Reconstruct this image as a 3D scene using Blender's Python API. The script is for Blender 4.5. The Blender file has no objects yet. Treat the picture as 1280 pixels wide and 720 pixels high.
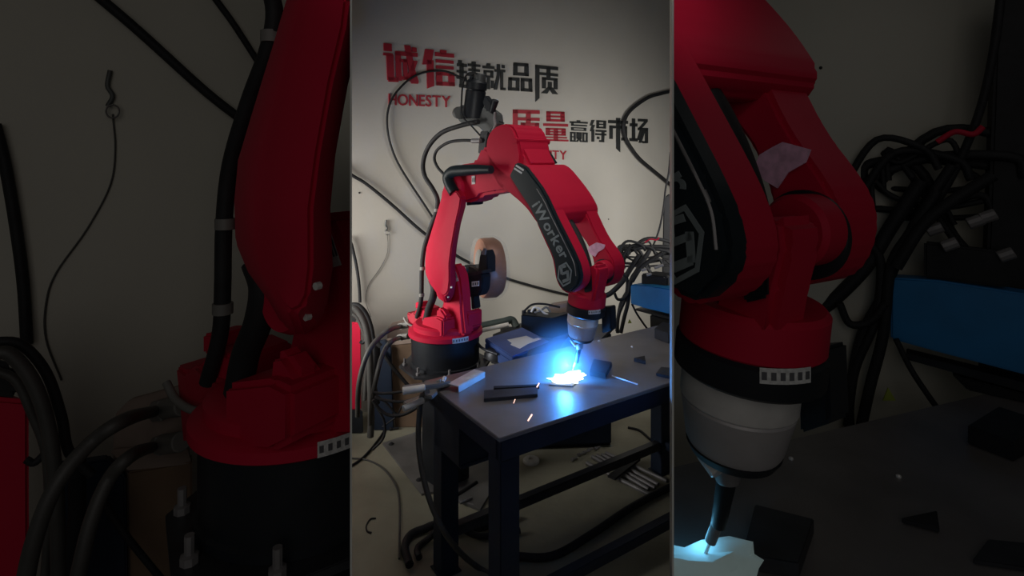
import bpy, bmesh, math, random
from mathutils import Vector, Matrix
random.seed(7)
sc = bpy.context.scene
COL = sc.collection
F = 692.0            # focal length in pixels of the 1280 wide frame
HZ = 205.0           # image row of the horizon
CH = 1.6             # camera height
# ------------------------------------------------------------------ camera
cd = bpy.data.cameras.new('camera')
cam = bpy.data.objects.new('camera', cd)
COL.objects.link(cam)
cam.location = (0, 0, CH)
cam.rotation_euler = (math.radians(90), 0, 0)
cd.sensor_width = 36.0
cd.lens = 36.0 * F / 1280.0
cd.shift_y = -(360.0 - HZ) / 1280.0
cd.clip_start = 0.02
sc.camera = cam
# ------------------------------------------------------------------ world, lights, exposure
w = bpy.data.worlds.new('world')
sc.world = w
w.use_nodes = True
bg = w.node_tree.nodes['Background']
bg.inputs[0].default_value = (0.62, 0.70, 0.80, 1)
bg.inputs[1].default_value = 0.035
sc.view_settings.view_transform = 'Standard'
sc.view_settings.look = 'None'
sc.view_settings.exposure = 0.0
sc.view_settings.gamma = 1.0
sc.view_settings.use_curve_mapping = False


def lamp(name, kind, loc, target, power, color, **kw):
    l = bpy.data.lights.new(name, kind)
    l.energy = power
    l.color = color
    for k, v in kw.items():
        setattr(l, k, v)
    o = bpy.data.objects.new(name, l)
    COL.objects.link(o)
    o.location = loc
    if target is not None:
        o.rotation_euler = (Vector(target) - Vector(loc)).to_track_quat('-Z', 'Y').to_euler()
    return o


# added spot over the gap between the booths, brightens robot and wall
lamp('spot_fill', 'SPOT', (0.0, 0.42, 2.12), (0.14, 3.9, 1.05), 42.0, (1.0, 0.965, 0.91),
     spot_size=math.radians(50), spot_blend=1.0, shadow_soft_size=0.22)
# unseen soft fills added behind the booths to wash the back wall
lamp('side_fill_left', 'AREA', (-1.8, 2.42, 1.2), (-0.25, 3.6, 1.12), 17.0, (1.0, 0.975, 0.92), size=0.9, spread=math.radians(88))
lamp('side_fill_right', 'AREA', (2.0, 3.0, 1.25), (0.55, 4.6, 1.05), 9.5, (1.0, 0.975, 0.92), size=1.0, spread=math.radians(95))
lamp('overhead_fill', 'AREA', (0.45, 2.1, 3.25), (0.2, 2.3, 0.7), 3.5, (1.0, 0.97, 0.92), size=1.0, spread=math.radians(80))  # added overhead fill for the upward faces
lamp('booth_fill_right', 'AREA', (1.45, 1.25, 2.4), (1.2, 1.45, 0.8), 0.30, (1.0, 0.97, 0.92), size=0.6)  # unseen fill added to lift the right table and blue machine
# added dim fill behind the camera, lifts the two booths
lamp('rear_fill', 'AREA', (0.0, -1.3, 2.1), (0.0, 1.5, 1.2), 4.2, (1.0, 0.95, 0.88), size=2.0)
# light of the welding arcs
lamp('arc_light', 'POINT', (0.215, 2.20, 0.80), None, 8.5, (0.04, 0.28, 1.0), shadow_soft_size=0.02)


# ------------------------------------------------------------------ materials
def mat(name, col, rough=0.5, metal=0.0, var=0.12, scale=14.0, bump=0.0, bscale=60.0, emit=None, spec=0.5, coat=0.0,
        alpha=1.0, trans=0.0, stretch=None):
    m = bpy.data.materials.new(name)
    m.use_nodes = True
    nt = m.node_tree
    b = nt.nodes['Principled BSDF']
    tc = nt.nodes.new('ShaderNodeTexCoord')
    src = tc.outputs['Object']
    if stretch:
        mp = nt.nodes.new('ShaderNodeMapping')
        mp.inputs['Scale'].default_value = stretch
        nt.links.new(src, mp.inputs[0])
        src = mp.outputs[0]
    n = nt.nodes.new('ShaderNodeTexNoise')
    n.inputs['Scale'].default_value = scale
    n.inputs['Detail'].default_value = 6
    nt.links.new(src, n.inputs['Vector'])
    r = nt.nodes.new('ShaderNodeValToRGB')
    r.color_ramp.elements[0].position = 0.3
    r.color_ramp.elements[1].position = 0.7
    r.color_ramp.elements[0].color = tuple(max(0, c * (1 - var)) for c in col) + (1,)
    r.color_ramp.elements[1].color = tuple(min(1, c * (1 + var)) for c in col) + (1,)
    nt.links.new(n.outputs['Fac'], r.inputs['Fac'])
    nt.links.new(r.outputs['Color'], b.inputs['Base Color'])
    b.inputs['Roughness'].default_value = rough
    b.inputs['Metallic'].default_value = metal
    b.inputs['Specular IOR Level'].default_value = spec
    b.inputs['Coat Weight'].default_value = coat
    b.inputs['Coat Roughness'].default_value = 0.2
    b.inputs['Alpha'].default_value = alpha
    b.inputs['Transmission Weight'].default_value = trans
    if bump > 0:
        n2 = nt.nodes.new('ShaderNodeTexNoise')
        n2.inputs['Scale'].default_value = bscale
        n2.inputs['Detail'].default_value = 4
        nt.links.new(src, n2.inputs['Vector'])
        bp = nt.nodes.new('ShaderNodeBump')
        bp.inputs['Strength'].default_value = bump
        bp.inputs['Distance'].default_value = 0.01
        nt.links.new(n2.outputs['Fac'], bp.inputs['Height'])
        nt.links.new(bp.outputs['Normal'], b.inputs['Normal'])
    if emit:
        b.inputs['Emission Color'].default_value = tuple(emit[:3]) + (1,)
        b.inputs['Emission Strength'].default_value = emit[3]
    return m


M = dict(
    wall=mat('wall_paint', (0.56, 0.53, 0.475), 0.85, var=0.05, scale=1.6, bump=0.05, bscale=40),
    booth=mat('booth_paint', (0.50, 0.48, 0.42), 0.85, var=0.05, scale=1.6, bump=0.05, bscale=40),
    sheet=mat('sheet_steel_paint', (0.60, 0.60, 0.57), 0.6, var=0.05),
    floor=mat('concrete', (0.27, 0.255, 0.19), 0.8, var=0.25, scale=2.6, bump=0.15, bscale=30),
    ceil=mat('ceiling_paint', (0.30, 0.29, 0.27), 0.9, var=0.05, scale=3),
    red=mat('red_paint', (0.46, 0.008, 0.036), 0.55, var=0.06, scale=5, spec=0.18),
    darkred=mat('shaded_red_paint', (0.36, 0.012, 0.03), 0.5, var=0.15, scale=9),  # shade put into the colour, darker red for the connector box
    black=mat('black_paint', (0.012, 0.014, 0.018), 0.45, var=0.2, scale=9, spec=0.3),
    rubber=mat('black_rubber', (0.014, 0.014, 0.016), 0.65, var=0.25, scale=20, spec=0.3),
    greyrub=mat('grey_hose', (0.05, 0.048, 0.045), 0.55, var=0.2, scale=20),
    cover=mat('black_cover', (0.010, 0.016, 0.020), 0.42, var=0.1, scale=6, spec=0.25),
    navy=mat('navy_steel', (0.010, 0.017, 0.034), 0.55, var=0.2, scale=6, bump=0.05, spec=0.3),
    top=mat('worn_steel_top', (0.15, 0.14, 0.14), 0.42, metal=0.1, var=0.22, scale=5, spec=0.8, bump=0.08, bscale=25),
    steel=mat('bright_steel', (0.66, 0.64, 0.63), 0.4, metal=0.3, var=0.12, scale=20),
    dullsteel=mat('dull_steel', (0.22, 0.21, 0.215), 0.5, metal=0.3, var=0.2, scale=15),
    tool=mat('tool_alloy', (0.40, 0.38, 0.39), 0.45, metal=0.2, var=0.08, scale=20),
    darksteel=mat('dark_steel', (0.05, 0.052, 0.06), 0.45, metal=0.6, var=0.25, scale=12),
    feeder=mat('feeder_grey', (0.065, 0.07, 0.07), 0.5, var=0.15, scale=15),
    grey=mat('grey_plastic', (0.16, 0.155, 0.145), 0.55, var=0.12, scale=15),
    pale=mat('pale_sticker', (0.55, 0.55, 0.55), 0.6, var=0.2, scale=160),
    print=mat('sticker_print', (0.08, 0.08, 0.09), 0.6),
    lilac=mat('pink_paper', (0.72, 0.42, 0.60), 0.8, var=0.2, scale=60),
    copper=mat('copper_wire', (0.27, 0.11, 0.06), 0.42, metal=0.25, var=0.15, scale=40, stretch=(1, 1, 6)),
    clear=mat('clear_plastic', (0.75, 0.74, 0.72), 0.2, var=0.02, alpha=0.08),
    blue=mat('blue_paint', (0.008, 0.17, 0.43), 0.45, var=0.1, scale=8),
    case=mat('blue_case', (0.035, 0.075, 0.25), 0.5, var=0.12, scale=8),
    paper=mat('white_paper', (0.62, 0.62, 0.62), 0.8, var=0.05),
    card=mat('cardboard', (0.15, 0.095, 0.06), 0.85, var=0.15, scale=8),
    cardlight=mat('old_cardboard', (0.25, 0.19, 0.16), 0.85, var=0.15, scale=8),
    charred=mat('acrylic_red', (0.36, 0.010, 0.026), 0.5, var=0.05),
    charblack=mat('acrylic_black', (0.022, 0.024, 0.024), 0.5, var=0.1),
    hosegreen=mat('dark_green_hose', (0.03, 0.045, 0.04), 0.55, var=0.2),
    yellow=mat('green_tag', (0.35, 0.42, 0.06), 0.6),
    print2=mat('grey_print', (0.18, 0.21, 0.22), 0.4, var=0.05),
    oldwhite=mat('old_white_plastic', (0.70, 0.68, 0.63), 0.5, var=0.2),
    plate=mat('floor_plate_steel', (0.16, 0.155, 0.15), 0.6, metal=0.3, var=0.25, scale=6),
    arc=mat('arc_plasma', (1, 1, 1), 0.5, emit=(0.74, 0.90, 1.0, 2.6)),
    arcdim=mat('arc_plasma_dim', (0.5, 0.6, 0.6), 0.6, emit=(0.55, 0.75, 0.72, 0.07)),
    spark=mat('hot_spark', (1, 0.6, 0.5), 0.5, emit=(1.0, 0.55, 0.45, 2.2)),
    led=mat('green_lamp', (0.4, 0.9, 0.8), 0.3, emit=(0.35, 0.9, 0.75, 0.7)),
)


# ------------------------------------------------------------------ views: pixel -> world
A = Vector((0.811, 0.585, 0))       # along the wall and the table's long side
B = Vector((-0.585, 0.811, 0))      # across the table, towards the wall
WN = 3.45                           # distance of the back wall, measured along B
C0 = Vector((0, 0, CH))


class View:
    """turns a point of the picture into a point of one bay (centre, left or right)"""

    def __init__(s, side, k, anchor, rot, clip=None):
        s.side, s.k = side, k
        s.s = 1.0 if side == 'c' else 3.2 * k
        s.clip = clip
        s.v = Matrix.Rotation(math.radians(rot), 3, 'Z') @ Vector((-0.7071, -0.7071, 0))
        s.u = Vector((-s.v.y, s.v.x, 0))
        x, y, d = anchor
        s.base = s.at(x, y, d)
        s.c = s.v.dot(s.base - C0)

    def px(s, x, y):
        if s.side == 'c':
            return x, y
        return (x - 440) * 3.2, 360 + (y - 360) * 3.2

    def ray(s, x, y):
        x, y = s.px(x, y)
        return Vector(((x - 640) / F, 1.0, (HZ - y) / F))

    def at(s, x, y, d):
        r = s.ray(x, y)
        if s.side != 'c':
            rs = (x - 640) / F
            d = d * s.k * math.sqrt(1 + rs * rs) / math.sqrt(1 + r.x * r.x)
        return C0 + r * d

    def pl(s, x, y, o=0.0):
        r = s.ray(x, y)
        return C0 + r * ((s.c + o * s.s) / s.v.dot(r))

    def zc(s, y, x, d, rp):
        """height of a horizontal circle of radius rp (px) whose nearest rim shows at row y"""
        p = s.at(x, y, d)
        dd = p.y
        f = 1.0 if s.side == 'c' else 3.2
        _, yy = s.px(x, y)
        q = rp * f / F
        yc = (yy + HZ * q) / (1 + q)
        return CH - (yc - HZ) / F * dd

    def yz(s, x, d, z=0.002):
        """row of the picture at which a point at column x and depth d has height z"""
        yy = HZ + F * (CH - z) / s.at(x, 300, d).y
        return yy if s.side == 'c' else (yy - 360) / 3.2 + 360

    def r(s, px, d=2.4):
        """radius in metres of px pixels at source depth d"""
        return px * d / F * s.s


VC = View('c', 1.0, (557, 410, 2.8), 0)
VL = View('l', 0.40, (557, 410, 2.8), 14.2, clip=(-200 / F, 1))
VR = View('r', 0.485, (708, 470, 2.246), -15.0, clip=(200 / F, -1))


# ------------------------------------------------------------------ mesh helpers
def fin(name, bm, m, parent=None, V=None, smooth=True, ang=35):
    if V is not None and V.clip:
        rx, sg = V.clip
        nrm = Vector((1, -rx, 0)).normalized() * sg
        nrm = Vector((1.0, -rx, 0)).normalized()
        if sg > 0:      # keep x/y < rx
            co, no = nrm * -0.0025, nrm
        else:           # keep x/y > rx
            co, no = nrm * 0.0025, -nrm
        g = bm.verts[:] + bm.edges[:] + bm.faces[:]
        res = bmesh.ops.bisect_plane(bm, geom=g, plane_co=co, plane_no=no, clear_outer=True)
        if not bm.faces:
            bm.free()
            return None
        ed = [e for e in res['geom_cut'] if isinstance(e, bmesh.types.BMEdge) and e.is_valid]
        if ed:
            bmesh.ops.holes_fill(bm, edges=ed, sides=0)
    bmesh.ops.recalc_face_normals(bm, faces=bm.faces[:])
    me = bpy.data.meshes.new(name)
    bm.to_mesh(me)
    bm.free()
    me.materials.append(m)
    if smooth:
        me.polygons.foreach_set('use_smooth', [True] * len(me.polygons))
        me.set_sharp_from_angle(angle=math.radians(ang))
    o = bpy.data.objects.new(name, me)
    COL.objects.link(o)
    if parent is not None:
        o.parent = parent
        p = parent
        off = Vector((0, 0, 0))
        while p is not None:
            off += p.location
            p = p.parent
        me.transform(Matrix.Translation(-off))
    return o


def tag(o, label, cat, group=None):
    if o is None:
        return None
    o['label'] = label
    o['category'] = cat
    if group:
        o['group'] = group
    return o


def thing(name, loc, label, cat, group=None):
    o = bpy.data.objects.new(name, None)
    COL.objects.link(o)
    o.empty_display_size = 0.05
    o.location = loc
    return tag(o, label, cat, group)


def struct(o):
    if o is not None:
        o['kind'] = 'structure'
    return o


def b_prism(bm, pts, vec, bevel=0.0, seg=2):
    vs = [bm.verts.new(p) for p in pts]
    f = bm.faces.new(vs)
    ret = bmesh.ops.extrude_face_region(bm, geom=[f])
    nv = [e for e in ret['geom'] if isinstance(e, bmesh.types.BMVert)]
    for q in nv:
        q.co += vec
    if bevel > 0:
        allv = set(vs) | set(nv)
        es = [e for e in bm.edges if e.verts[0] in allv and e.verts[1] in allv]
        bmesh.ops.bevel(bm, geom=es, offset=bevel, segments=seg, affect='EDGES', clamp_overlap=True)
    return bm


def smooth_poly(pts, n=2):
    """Chaikin corner cutting for rounded outlines"""
    for _ in range(n):
        q = []
        for i in range(len(pts)):
            a, b = pts[i], pts[(i + 1) % len(pts)]
            q.append((a[0] * .75 + b[0] * .25, a[1] * .75 + b[1] * .25))
            q.append((a[0] * .25 + b[0] * .75, a[1] * .25 + b[1] * .75))
        pts = q
    return pts


def slab(V, name, px, o0, o1, m, parent, bevel=0.006, rnd=0, seg=2):
    """outline px on the arm plane at offset o0, given thickness towards offset o1"""
    if rnd:
        px = smooth_poly(px, rnd)
    bm = bmesh.new()
    o0, o1 = max(o0, o1), min(o0, o1)
    b_prism(bm, [V.pl(x, y, o0) for x, y in px], V.v * (o1 - o0) * V.s, bevel * V.s, seg)
    return fin(name, bm, m, parent, V)


def b_lathe(bm, p0, ax, prof, seg=32, cap=True):
    ax = ax.normalized()
    t = Vector((0, 0, 1)) if abs(ax.z) < 0.9 else Vector((1, 0, 0))
    e1 = ax.cross(t).normalized()
    e2 = ax.cross(e1)
    rings = []
    for r, h in prof:
        c = p0 + ax * h
        rings.append([bm.verts.new(c + (e1 * math.cos(2 * math.pi * i / seg) + e2 * math.sin(2 * math.pi * i / seg)) * max(r, 1e-5))
                      for i in range(seg)])
    for a, b in zip(rings, rings[1:]):
        for i in range(seg):
            j = (i + 1) % seg
            bm.faces.new((a[i], a[j], b[j], b[i]))
    if cap:
        bm.faces.new(rings[0][::-1])
        bm.faces.new(rings[-1])
    return bm


def lathe(V, name, p0, ax, prof, m, parent, seg=32):
    bm = bmesh.new()
    b_lathe(bm, p0, ax, prof, seg)
    return fin(name, bm, m, parent, V)


def rod(V, name, p0, p1, r, m, parent, seg=20, r2=None, bev=0.12):
    d = p1 - p0
    L = d.length
    r2 = r if r2 is None else r2
    b = min(r * bev, L * 0.2)
    return lathe(V, name, p0, d, [(r - b, 0), (r, b), (r2, L - b), (r2 - b * r2 / r, L)], m, parent, seg)


def catmull(pts, n=6):
    if len(pts) < 3:
        return pts
    P = [pts[0] * 2 - pts[1]] + pts + [pts[-1] * 2 - pts[-2]]
    out = []
    for i in range(1, len(P) - 2):
        for k in range(n):
            t = k / n
            a, b, c, d = P[i - 1], P[i], P[i + 1], P[i + 2]
            out.append(0.5 * ((2 * b) + (c - a) * t + (2 * a - 5 * b + 4 * c - d) * t * t + (3 * b - a - 3 * c + d) * t ** 3))
    out.append(P[-2])
    return out


def b_tube(bm, pts, r, seg=10, n=6, flat=None):
    pts = catmull(pts, n)
    rings = []
    prev = None
    for i, p in enumerate(pts):
        t = (pts[min(i + 1, len(pts) - 1)] - pts[max(i - 1, 0)]).normalized()
        if prev is None:
            e = t.cross(Vector((0, 0, 1)))
            if e.length < 0.05:
                e = t.cross(Vector((1, 0, 0)))
            e.normalize()
        else:
            e = (prev - t * prev.dot(t)).normalized()
        prev = e
        g = t.cross(e)
        rr = r(i / (len(pts) - 1)) if callable(r) else r
        rings.append([bm.verts.new(p + (e * math.cos(2 * math.pi * k / seg) + g * math.sin(2 * math.pi * k / seg)) * rr)
                      for k in range(seg)])
    for a, b in zip(rings, rings[1:]):
        for i in range(seg):
            j = (i + 1) % seg
            bm.faces.new((a[i], a[j], b[j], b[i]))
    bm.faces.new(rings[0][::-1])
    bm.faces.new(rings[-1])
    return bm


def tube(V, name, pts, r, m, parent=None, seg=10, n=6):
    bm = bmesh.new()
    b_tube(bm, pts, r, seg, n)
    return fin(name, bm, m, parent, V, ang=60)


def b_box(bm, c, ex, ey, ez, bevel=0.0):
    """c centre, ex ey ez half-extent vectors"""
    pts = [c - ex - ey - ez, c + ex - ey - ez, c + ex + ey - ez, c - ex + ey - ez]
    return b_prism(bm, pts, ez * 2, bevel)


def obox(name, c, ax, lx, ly, z0, z1, m, parent=None, V=None, bevel=0.003):
    ax = Vector(ax).normalized()
    ay = Vector((-ax.y, ax.x, 0))
    bm = bmesh.new()
    b_box(bm, Vector((c[0], c[1], (z0 + z1) / 2)), ax * lx / 2, ay * ly / 2, Vector((0, 0, (z1 - z0) / 2)), bevel)
    return fin(name, bm, m, parent, V)


def poly_up(name, pts, z0, z1, m, parent=None, V=None, bevel=0.0):
    bm = bmesh.new()
    b_prism(bm, [Vector((p[0], p[1], z0)) for p in pts], Vector((0, 0, z1 - z0)), bevel)
    return fin(name, bm, m, parent, V)


def zpt(x, y, z):
    d = (CH - z) / ((y - HZ) / F)
    return Vector(((x - 640) / F * d, d, z))


def fpt(x, y):
    return zpt(x, y, 0.0)


def wpt(x, y, gap=0.0):
    r = Vector(((x - 640) / F, 1.0, (HZ - y) / F))
    return C0 + r * ((WN - gap) / B.dot(r))


# ------------------------------------------------------------------ large structure
def wallbox(name, p, q, z0, z1, th, m, side=1):
    p, q = Vector((p[0], p[1], 0)), Vector((q[0], q[1], 0))
    d = (q - p).normalized()
    nn = Vector((-d.y, d.x, 0)) * side
    bm = bmesh.new()
    b_prism(bm, [p + Vector((0, 0, z0)), q + Vector((0, 0, z0)), q + Vector((0, 0, z1)), p + Vector((0, 0, z1))], nn * th)
    return struct(fin(name, bm, m, smooth=False))


HT = 3.4
poly = [(-7, -3), (9, -3), (9, 11.5), (-7, 11.5)]
struct(poly_up('floor', poly, -0.05, 0.0, M['floor']))
struct(poly_up('ceiling', poly, HT, HT + 0.05, M['ceil']))
wc = B * WN
wall_back = wallbox('wall_back', wc - A * 5.5, wc + A * 7.5, 0, HT, 0.12, M['wall'])
RX = 200 / F
# added booths: thin partitions keep the cell's light out of the side bays
PD0 = 0.66


def wedge(rx, d):
    return (rx * d, d)


lb = [wedge(-RX, 1.75 / (0.585 * RX + 0.811)), wedge(-1.32, 1.75 / (0.585 * 1.32 + 0.811))]
wallbox('added_partition_left', wedge(-RX, PD0), lb[0], 0, 2.5, 0.0022, M['sheet'])
wallbox('added_partition_right', wedge(RX, PD0), wedge(RX, 2.05), 0, 2.5, 0.0022, M['sheet'], -1)
wallbox('added_wall_left_rear', lb[0], lb[1], 0, 2.5, 0.03, M['booth'], -1)  # added booth rear, hides the brightly lit hall wall
wallbox('added_wall_right_rear', wedge(RX, 2.05), (2.75, 2.05), 0, 2.5, 0.03, M['booth'])
wallbox('added_wall_left_outer', lb[1], (lb[1][0] - 0.35, 0.15), 0, 2.5, 0.03, M['booth'], -1)
wallbox('added_wall_right_outer', (2.75, 2.05), (2.75, 0.15), 0, 2.5, 0.03, M['booth'])
struct(poly_up('added_roof_left', [wedge(-RX, PD0), lb[0], lb[1], (lb[1][0] - 0.35, 0.15), (-0.45, 0.15)], 2.5, 2.53, M['ceil']))  # added roofs, shade both booths from the hall
struct(poly_up('added_roof_right', [wedge(RX, PD0), wedge(RX, 2.05), (2.75, 2.05), (2.75, 0.15), (0.45, 0.15)], 2.5, 2.53, M['ceil']))


# ------------------------------------------------------------------ lettering on the back wall
def bil(q, u, v):
    (ax, ay), (bx, by), (cx, cy), (dx, dy) = q       # tl tr br bl
    tx, ty = ax + (bx - ax) * u, ay + (by - ay) * u
    lx, ly = dx + (cx - dx) * u, dy + (cy - dy) * u
    return tx + (lx - tx) * v, ty + (ly - ty) * v


def R_(a, b, c, d):
    return [(a, b), (c, b), (c, d), (a, d)]


def frame_(a, b, c, d, t, tv=None):
    tv = tv or t
    return [R_(a, b, c, b + tv), R_(a, d - tv, c, d), R_(a, b, a + t, d), R_(c - t, b, c, d)]


ZHI = [R_(0, 0, 1, .12), [(0, 0), (.17, 0), (.17, 1.18), (0, 1.32)], R_(.16, .25, 1, .35), R_(.5, .05, .66, .44),
       R_(.3, .42, .98, .51), R_(.3, .42, .46, .82), R_(.82, .42, .98, .82), R_(.56, .57, .72, .85),
       [(.56, .76), (.70, .76), (.52, 1), (.26, 1)], [(.60, .80), (.76, .76), (1, 1), (.76, 1)]]
GL = {
    'cheng': [R_(.0, 0, .24, .2), R_(-.02, .25, .26, .32), R_(.07, .28, .28, .96), R_(.1, .88, .40, 1.0),
              R_(.34, .18, 1.0, .29), R_(.34, .2, .5, .96), R_(.45, .38, .68, .46), R_(.56, .38, .68, .92), R_(.5, .84, .66, .93),
              [(.62, .0), (.80, .0), (.9, .62), (1.0, .96), (.98, 1.02), (.78, 1.02)], R_(.84, .04, .98, .16),
              [(.86, .4), (1.0, .4), (.76, .97), (.62, .92)]],
    'xin': [[(.08, 0), (.36, 0), (.26, .42), (-.02, .44)], [(.12, .3), (.34, .3), (.34, 1.02), (.12, 1.1)], R_(.56, -.02, .76, .1),
            R_(.40, .06, 1.0, .17), R_(.42, .26, .98, .35), R_(.42, .43, .98, .52)] + frame_(.42, .60, 1.0, 1.0, .19, .11),
    'zhu': [R_(.05, 0, .2, .12), R_(0, .12, .42, .23), R_(0, .37, .42, .46), R_(0, .6, .42, .69), R_(.12, .1, .28, .92), R_(.1, .88, .42, 1),
            R_(.48, .09, 1, .18), R_(.5, .27, .98, .36), R_(.46, .45, 1, .54), R_(.64, 0, .8, .5),
            [(.6, .5), (.75, .5), (.56, 1), (.4, 1)], R_(.55, .63, 1, .72), R_(.8, .58, .93, 1), R_(.7, .92, .9, 1), R_(.6, .78, .72, .88)],
    'jiu': [R_(.18, 0, .34, .1), R_(0, .1, .52, .2), R_(.2, .55, .32, 1), R_(.02, .66, .14, .95), R_(.38, .66, .5, .95)]
           + frame_(.05, .27, .47, .55, .12, .08)
           + [R_(.54, .2, 1, .3), R_(.64, 0, .77, .4), [(.64, .4), (.77, .4), (.64, 1), (.5, 1)], R_(.8, .3, .91, 1), R_(.8, .9, 1.02, 1),
              R_(.86, .02, .98, .14)],
    'pin': frame_(.2, 0, .86, .45, .17, .11) + frame_(0, .53, .46, 1, .14, .11) + frame_(.53, .53, 1, 1, .14, .11),
    'zhi': ZHI,
    'liang': frame_(.13, 0, .87, .34, .16, .08) + [R_(.13, .14, .87, .2), R_(0, .41, 1, .5), R_(.42, .56, .58, 1), R_(.06, .85, .94, .90),
                                                 R_(0, .94, 1, 1), R_(.1, .66, .9, .71)] + frame_(.1, .56, .9, .81, .16, .06),
    'ying': [R_(.4, 0, .58, .07), R_(.0, .06, 1, .14), R_(.08, .06, .2, .27), R_(.08, .2, .96, .27)] + frame_(.08, .33, .92, .48, .12, .05)
            + frame_(.02, .55, .32, 1, .09, .07) + [R_(.02, .75, .32, .8)] + frame_(.38, .55, .66, .86, .09, .07)
            + [R_(.48, .6, .56, .9), [(.46, .86), (.55, .86), (.45, 1), (.34, 1)], [(.52, .86), (.6, .86), (.7, 1), (.58, 1)]]
            + frame_(.72, .55, 1, 1, .09, .07),
    'de': [[(.1, 0), (.27, 0), (.12, .26), (0, .26)], [(.12, .22), (.3, .22), (.14, .52), (0, .52)], R_(.1, .42, .26, 1)]
          + frame_(.4, 0, .96, .37, .14, .08) + [R_(.4, .15, .96, .21), R_(.36, .44, 1, .53), R_(.34, .6, 1, .69), R_(.72, .5, .88, 1),
                                                R_(.58, .91, .85, 1), R_(.44, .75, .58, .87)],
    'shi': [R_(.41, 0, .61, .15), R_(0, .11, 1.02, .25), R_(.06, .35, .97, .47), R_(.06, .35, .22, .95), R_(.8, .35, .97, 1),
            R_(.68, .87, .9, 1), [(.41, .15), (.61, .15), (.61, 1.52), (.41, 1.36)]],
    'chang': [R_(0, .2, .42, .33), R_(.12, 0, .29, .88), R_(-.02, .82, .44, .95), R_(.46, 0, 1, .11), [(.82, .1), (1, .1), (.62, .44), (.44, .44)],
              R_(.46, .37, 1.02, .48), R_(.86, .4, 1.02, 1), R_(.7, .92, .95, 1.01), [(.58, .45), (.72, .45), (.52, .9), (.4, .86)],
              [(.74, .45), (.88, .45), (.64, 1), (.5, 1)]],
}


def glyph(key, quad, m):
    bm = bmesh.new()
    for pl_ in GL[key]:
        pts = [wpt(*bil(quad, u, v), 0.0005) for u, v in pl_]
        b_prism(bm, pts, -B * 0.008)
    return fin('character', bm, m, wall_back, smooth=False)


for key, q, m in (
        ('cheng', [(479, 54), (521, 58), (523, 104), (481, 102)], 'charred'),
        ('xin', [(528, 61), (567, 65), (568, 108), (529, 106)], 'charred'),
        ('zhu', [(571, 75), (600, 78), (600, 112), (571, 109)], 'charblack'),
        ('jiu', [(603, 79), (631, 81), (631, 113), (603, 111)], 'charblack'),
        ('pin', [(636, 78), (664, 80), (665, 115), (635, 113)], 'charblack'),
        ('zhi', [(669, 81), (697, 84), (697, 118), (669, 116)], 'charblack'),
        ('zhi', [(641, 137), (674, 138), (674, 176), (641, 175)], 'charred'),
        ('liang', [(679, 139), (709, 140), (710, 177), (679, 176)], 'charred'),
        ('ying', [(712, 150), (734, 151), (734, 178), (712, 177)], 'charblack'),
        ('de', [(737, 150), (758, 151), (757, 178), (737, 177)], 'charblack'),
        ('shi', [(760, 147), (784, 148), (784, 176), (760, 175)], 'charblack'),
        ('chang', [(787, 148), (809, 149), (809, 179), (787, 178)], 'charblack')):
    glyph(key, q, M[m])


def text_mesh(ch, off=0.0):
    """2D triangles of a letter from the built-in font, scaled to its cap height"""
    cu = bpy.data.curves.new('txt', 'FONT')
    cu.body = ch
    cu.offset = off
    cu.resolution_u = 3
    o = bpy.data.objects.new('txt', cu)
    COL.objects.link(o)
    dg = bpy.context.evaluated_depsgraph_get()
    me = o.evaluated_get(dg).to_mesh()
    vs = [(p.co.x, p.co.y) for p in me.vertices]
    fs = [tuple(p.vertices) for p in me.polygons]
    o.evaluated_get(dg).to_mesh_clear()
    bpy.data.objects.remove(o)
    bpy.data.curves.remove(cu)
    return vs, fs


def put_text(word, quad, place, vec, m, parent, V=None, name='letter', off=0.012, gap=0.08):
    """each letter its own mesh; quad = tl tr br bl in pixels, place(x,y) -> point"""
    data = []
    x = 0.0
    for ch in word:
        vs, fs = text_mesh(ch, off)
        x0 = min(p[0] for p in vs)
        x1 = max(p[0] for p in vs)
        data.append((vs, fs, x - x0))
        x += (x1 - x0) + gap
    W = x - gap
    H = 0.70
    for vs, fs, dx in data:
        bm = bmesh.new()
        bv = [bm.verts.new(place(*bil(quad, (p[0] + dx) / W, 1 - p[1] / H))) for p in vs]
        for f in fs:
            try:
                bm.faces.new([bv[i] for i in f])
            except ValueError:
                pass
        r = bmesh.ops.extrude_face_region(bm, geom=bm.faces[:])
        for e in r['geom']:
            if isinstance(e, bmesh.types.BMVert):
                e.co += vec
        fin(name, bm, m, parent, V, smooth=False)


put_text('HONESTY', [(485.5, 117), (563, 120), (563, 134), (485.5, 131)], lambda x, y: wpt(x, y, 0.0005), -B * 0.006, M['charred'], wall_back)
put_text('QUALITY', [(650, 186), (708, 188.5), (708, 199.5), (650, 197)], lambda x, y: wpt(x, y, 0.0005), -B * 0.006, M['charred'], wall_back)


# ------------------------------------------------------------------ the welding robot
def sticker(V, quad, o, parent, m='pale', th=0.002, marks=3):
    bm = bmesh.new()
    b_prism(bm, [V.pl(x, y, o) for x, y in quad], V.v * th * V.s)
    st = fin('sticker', bm, M[m], parent, V, smooth=False)
    if st is not None and marks:
        bm = bmesh.new()
        for i in range(marks):
            a = (i + 0.25) / marks
            b = (i + 0.75) / marks
            pts = [bil(quad, a, .25), bil(quad, b, .25), bil(quad, b, .75), bil(quad, a, .75)]
            b_prism(bm, [V.pl(x, y, o + th + .0003) for x, y in pts], V.v * 0.0008 * V.s)
        fin('sticker_print', bm, M['print'], st, V, smooth=False)
    return st


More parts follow.
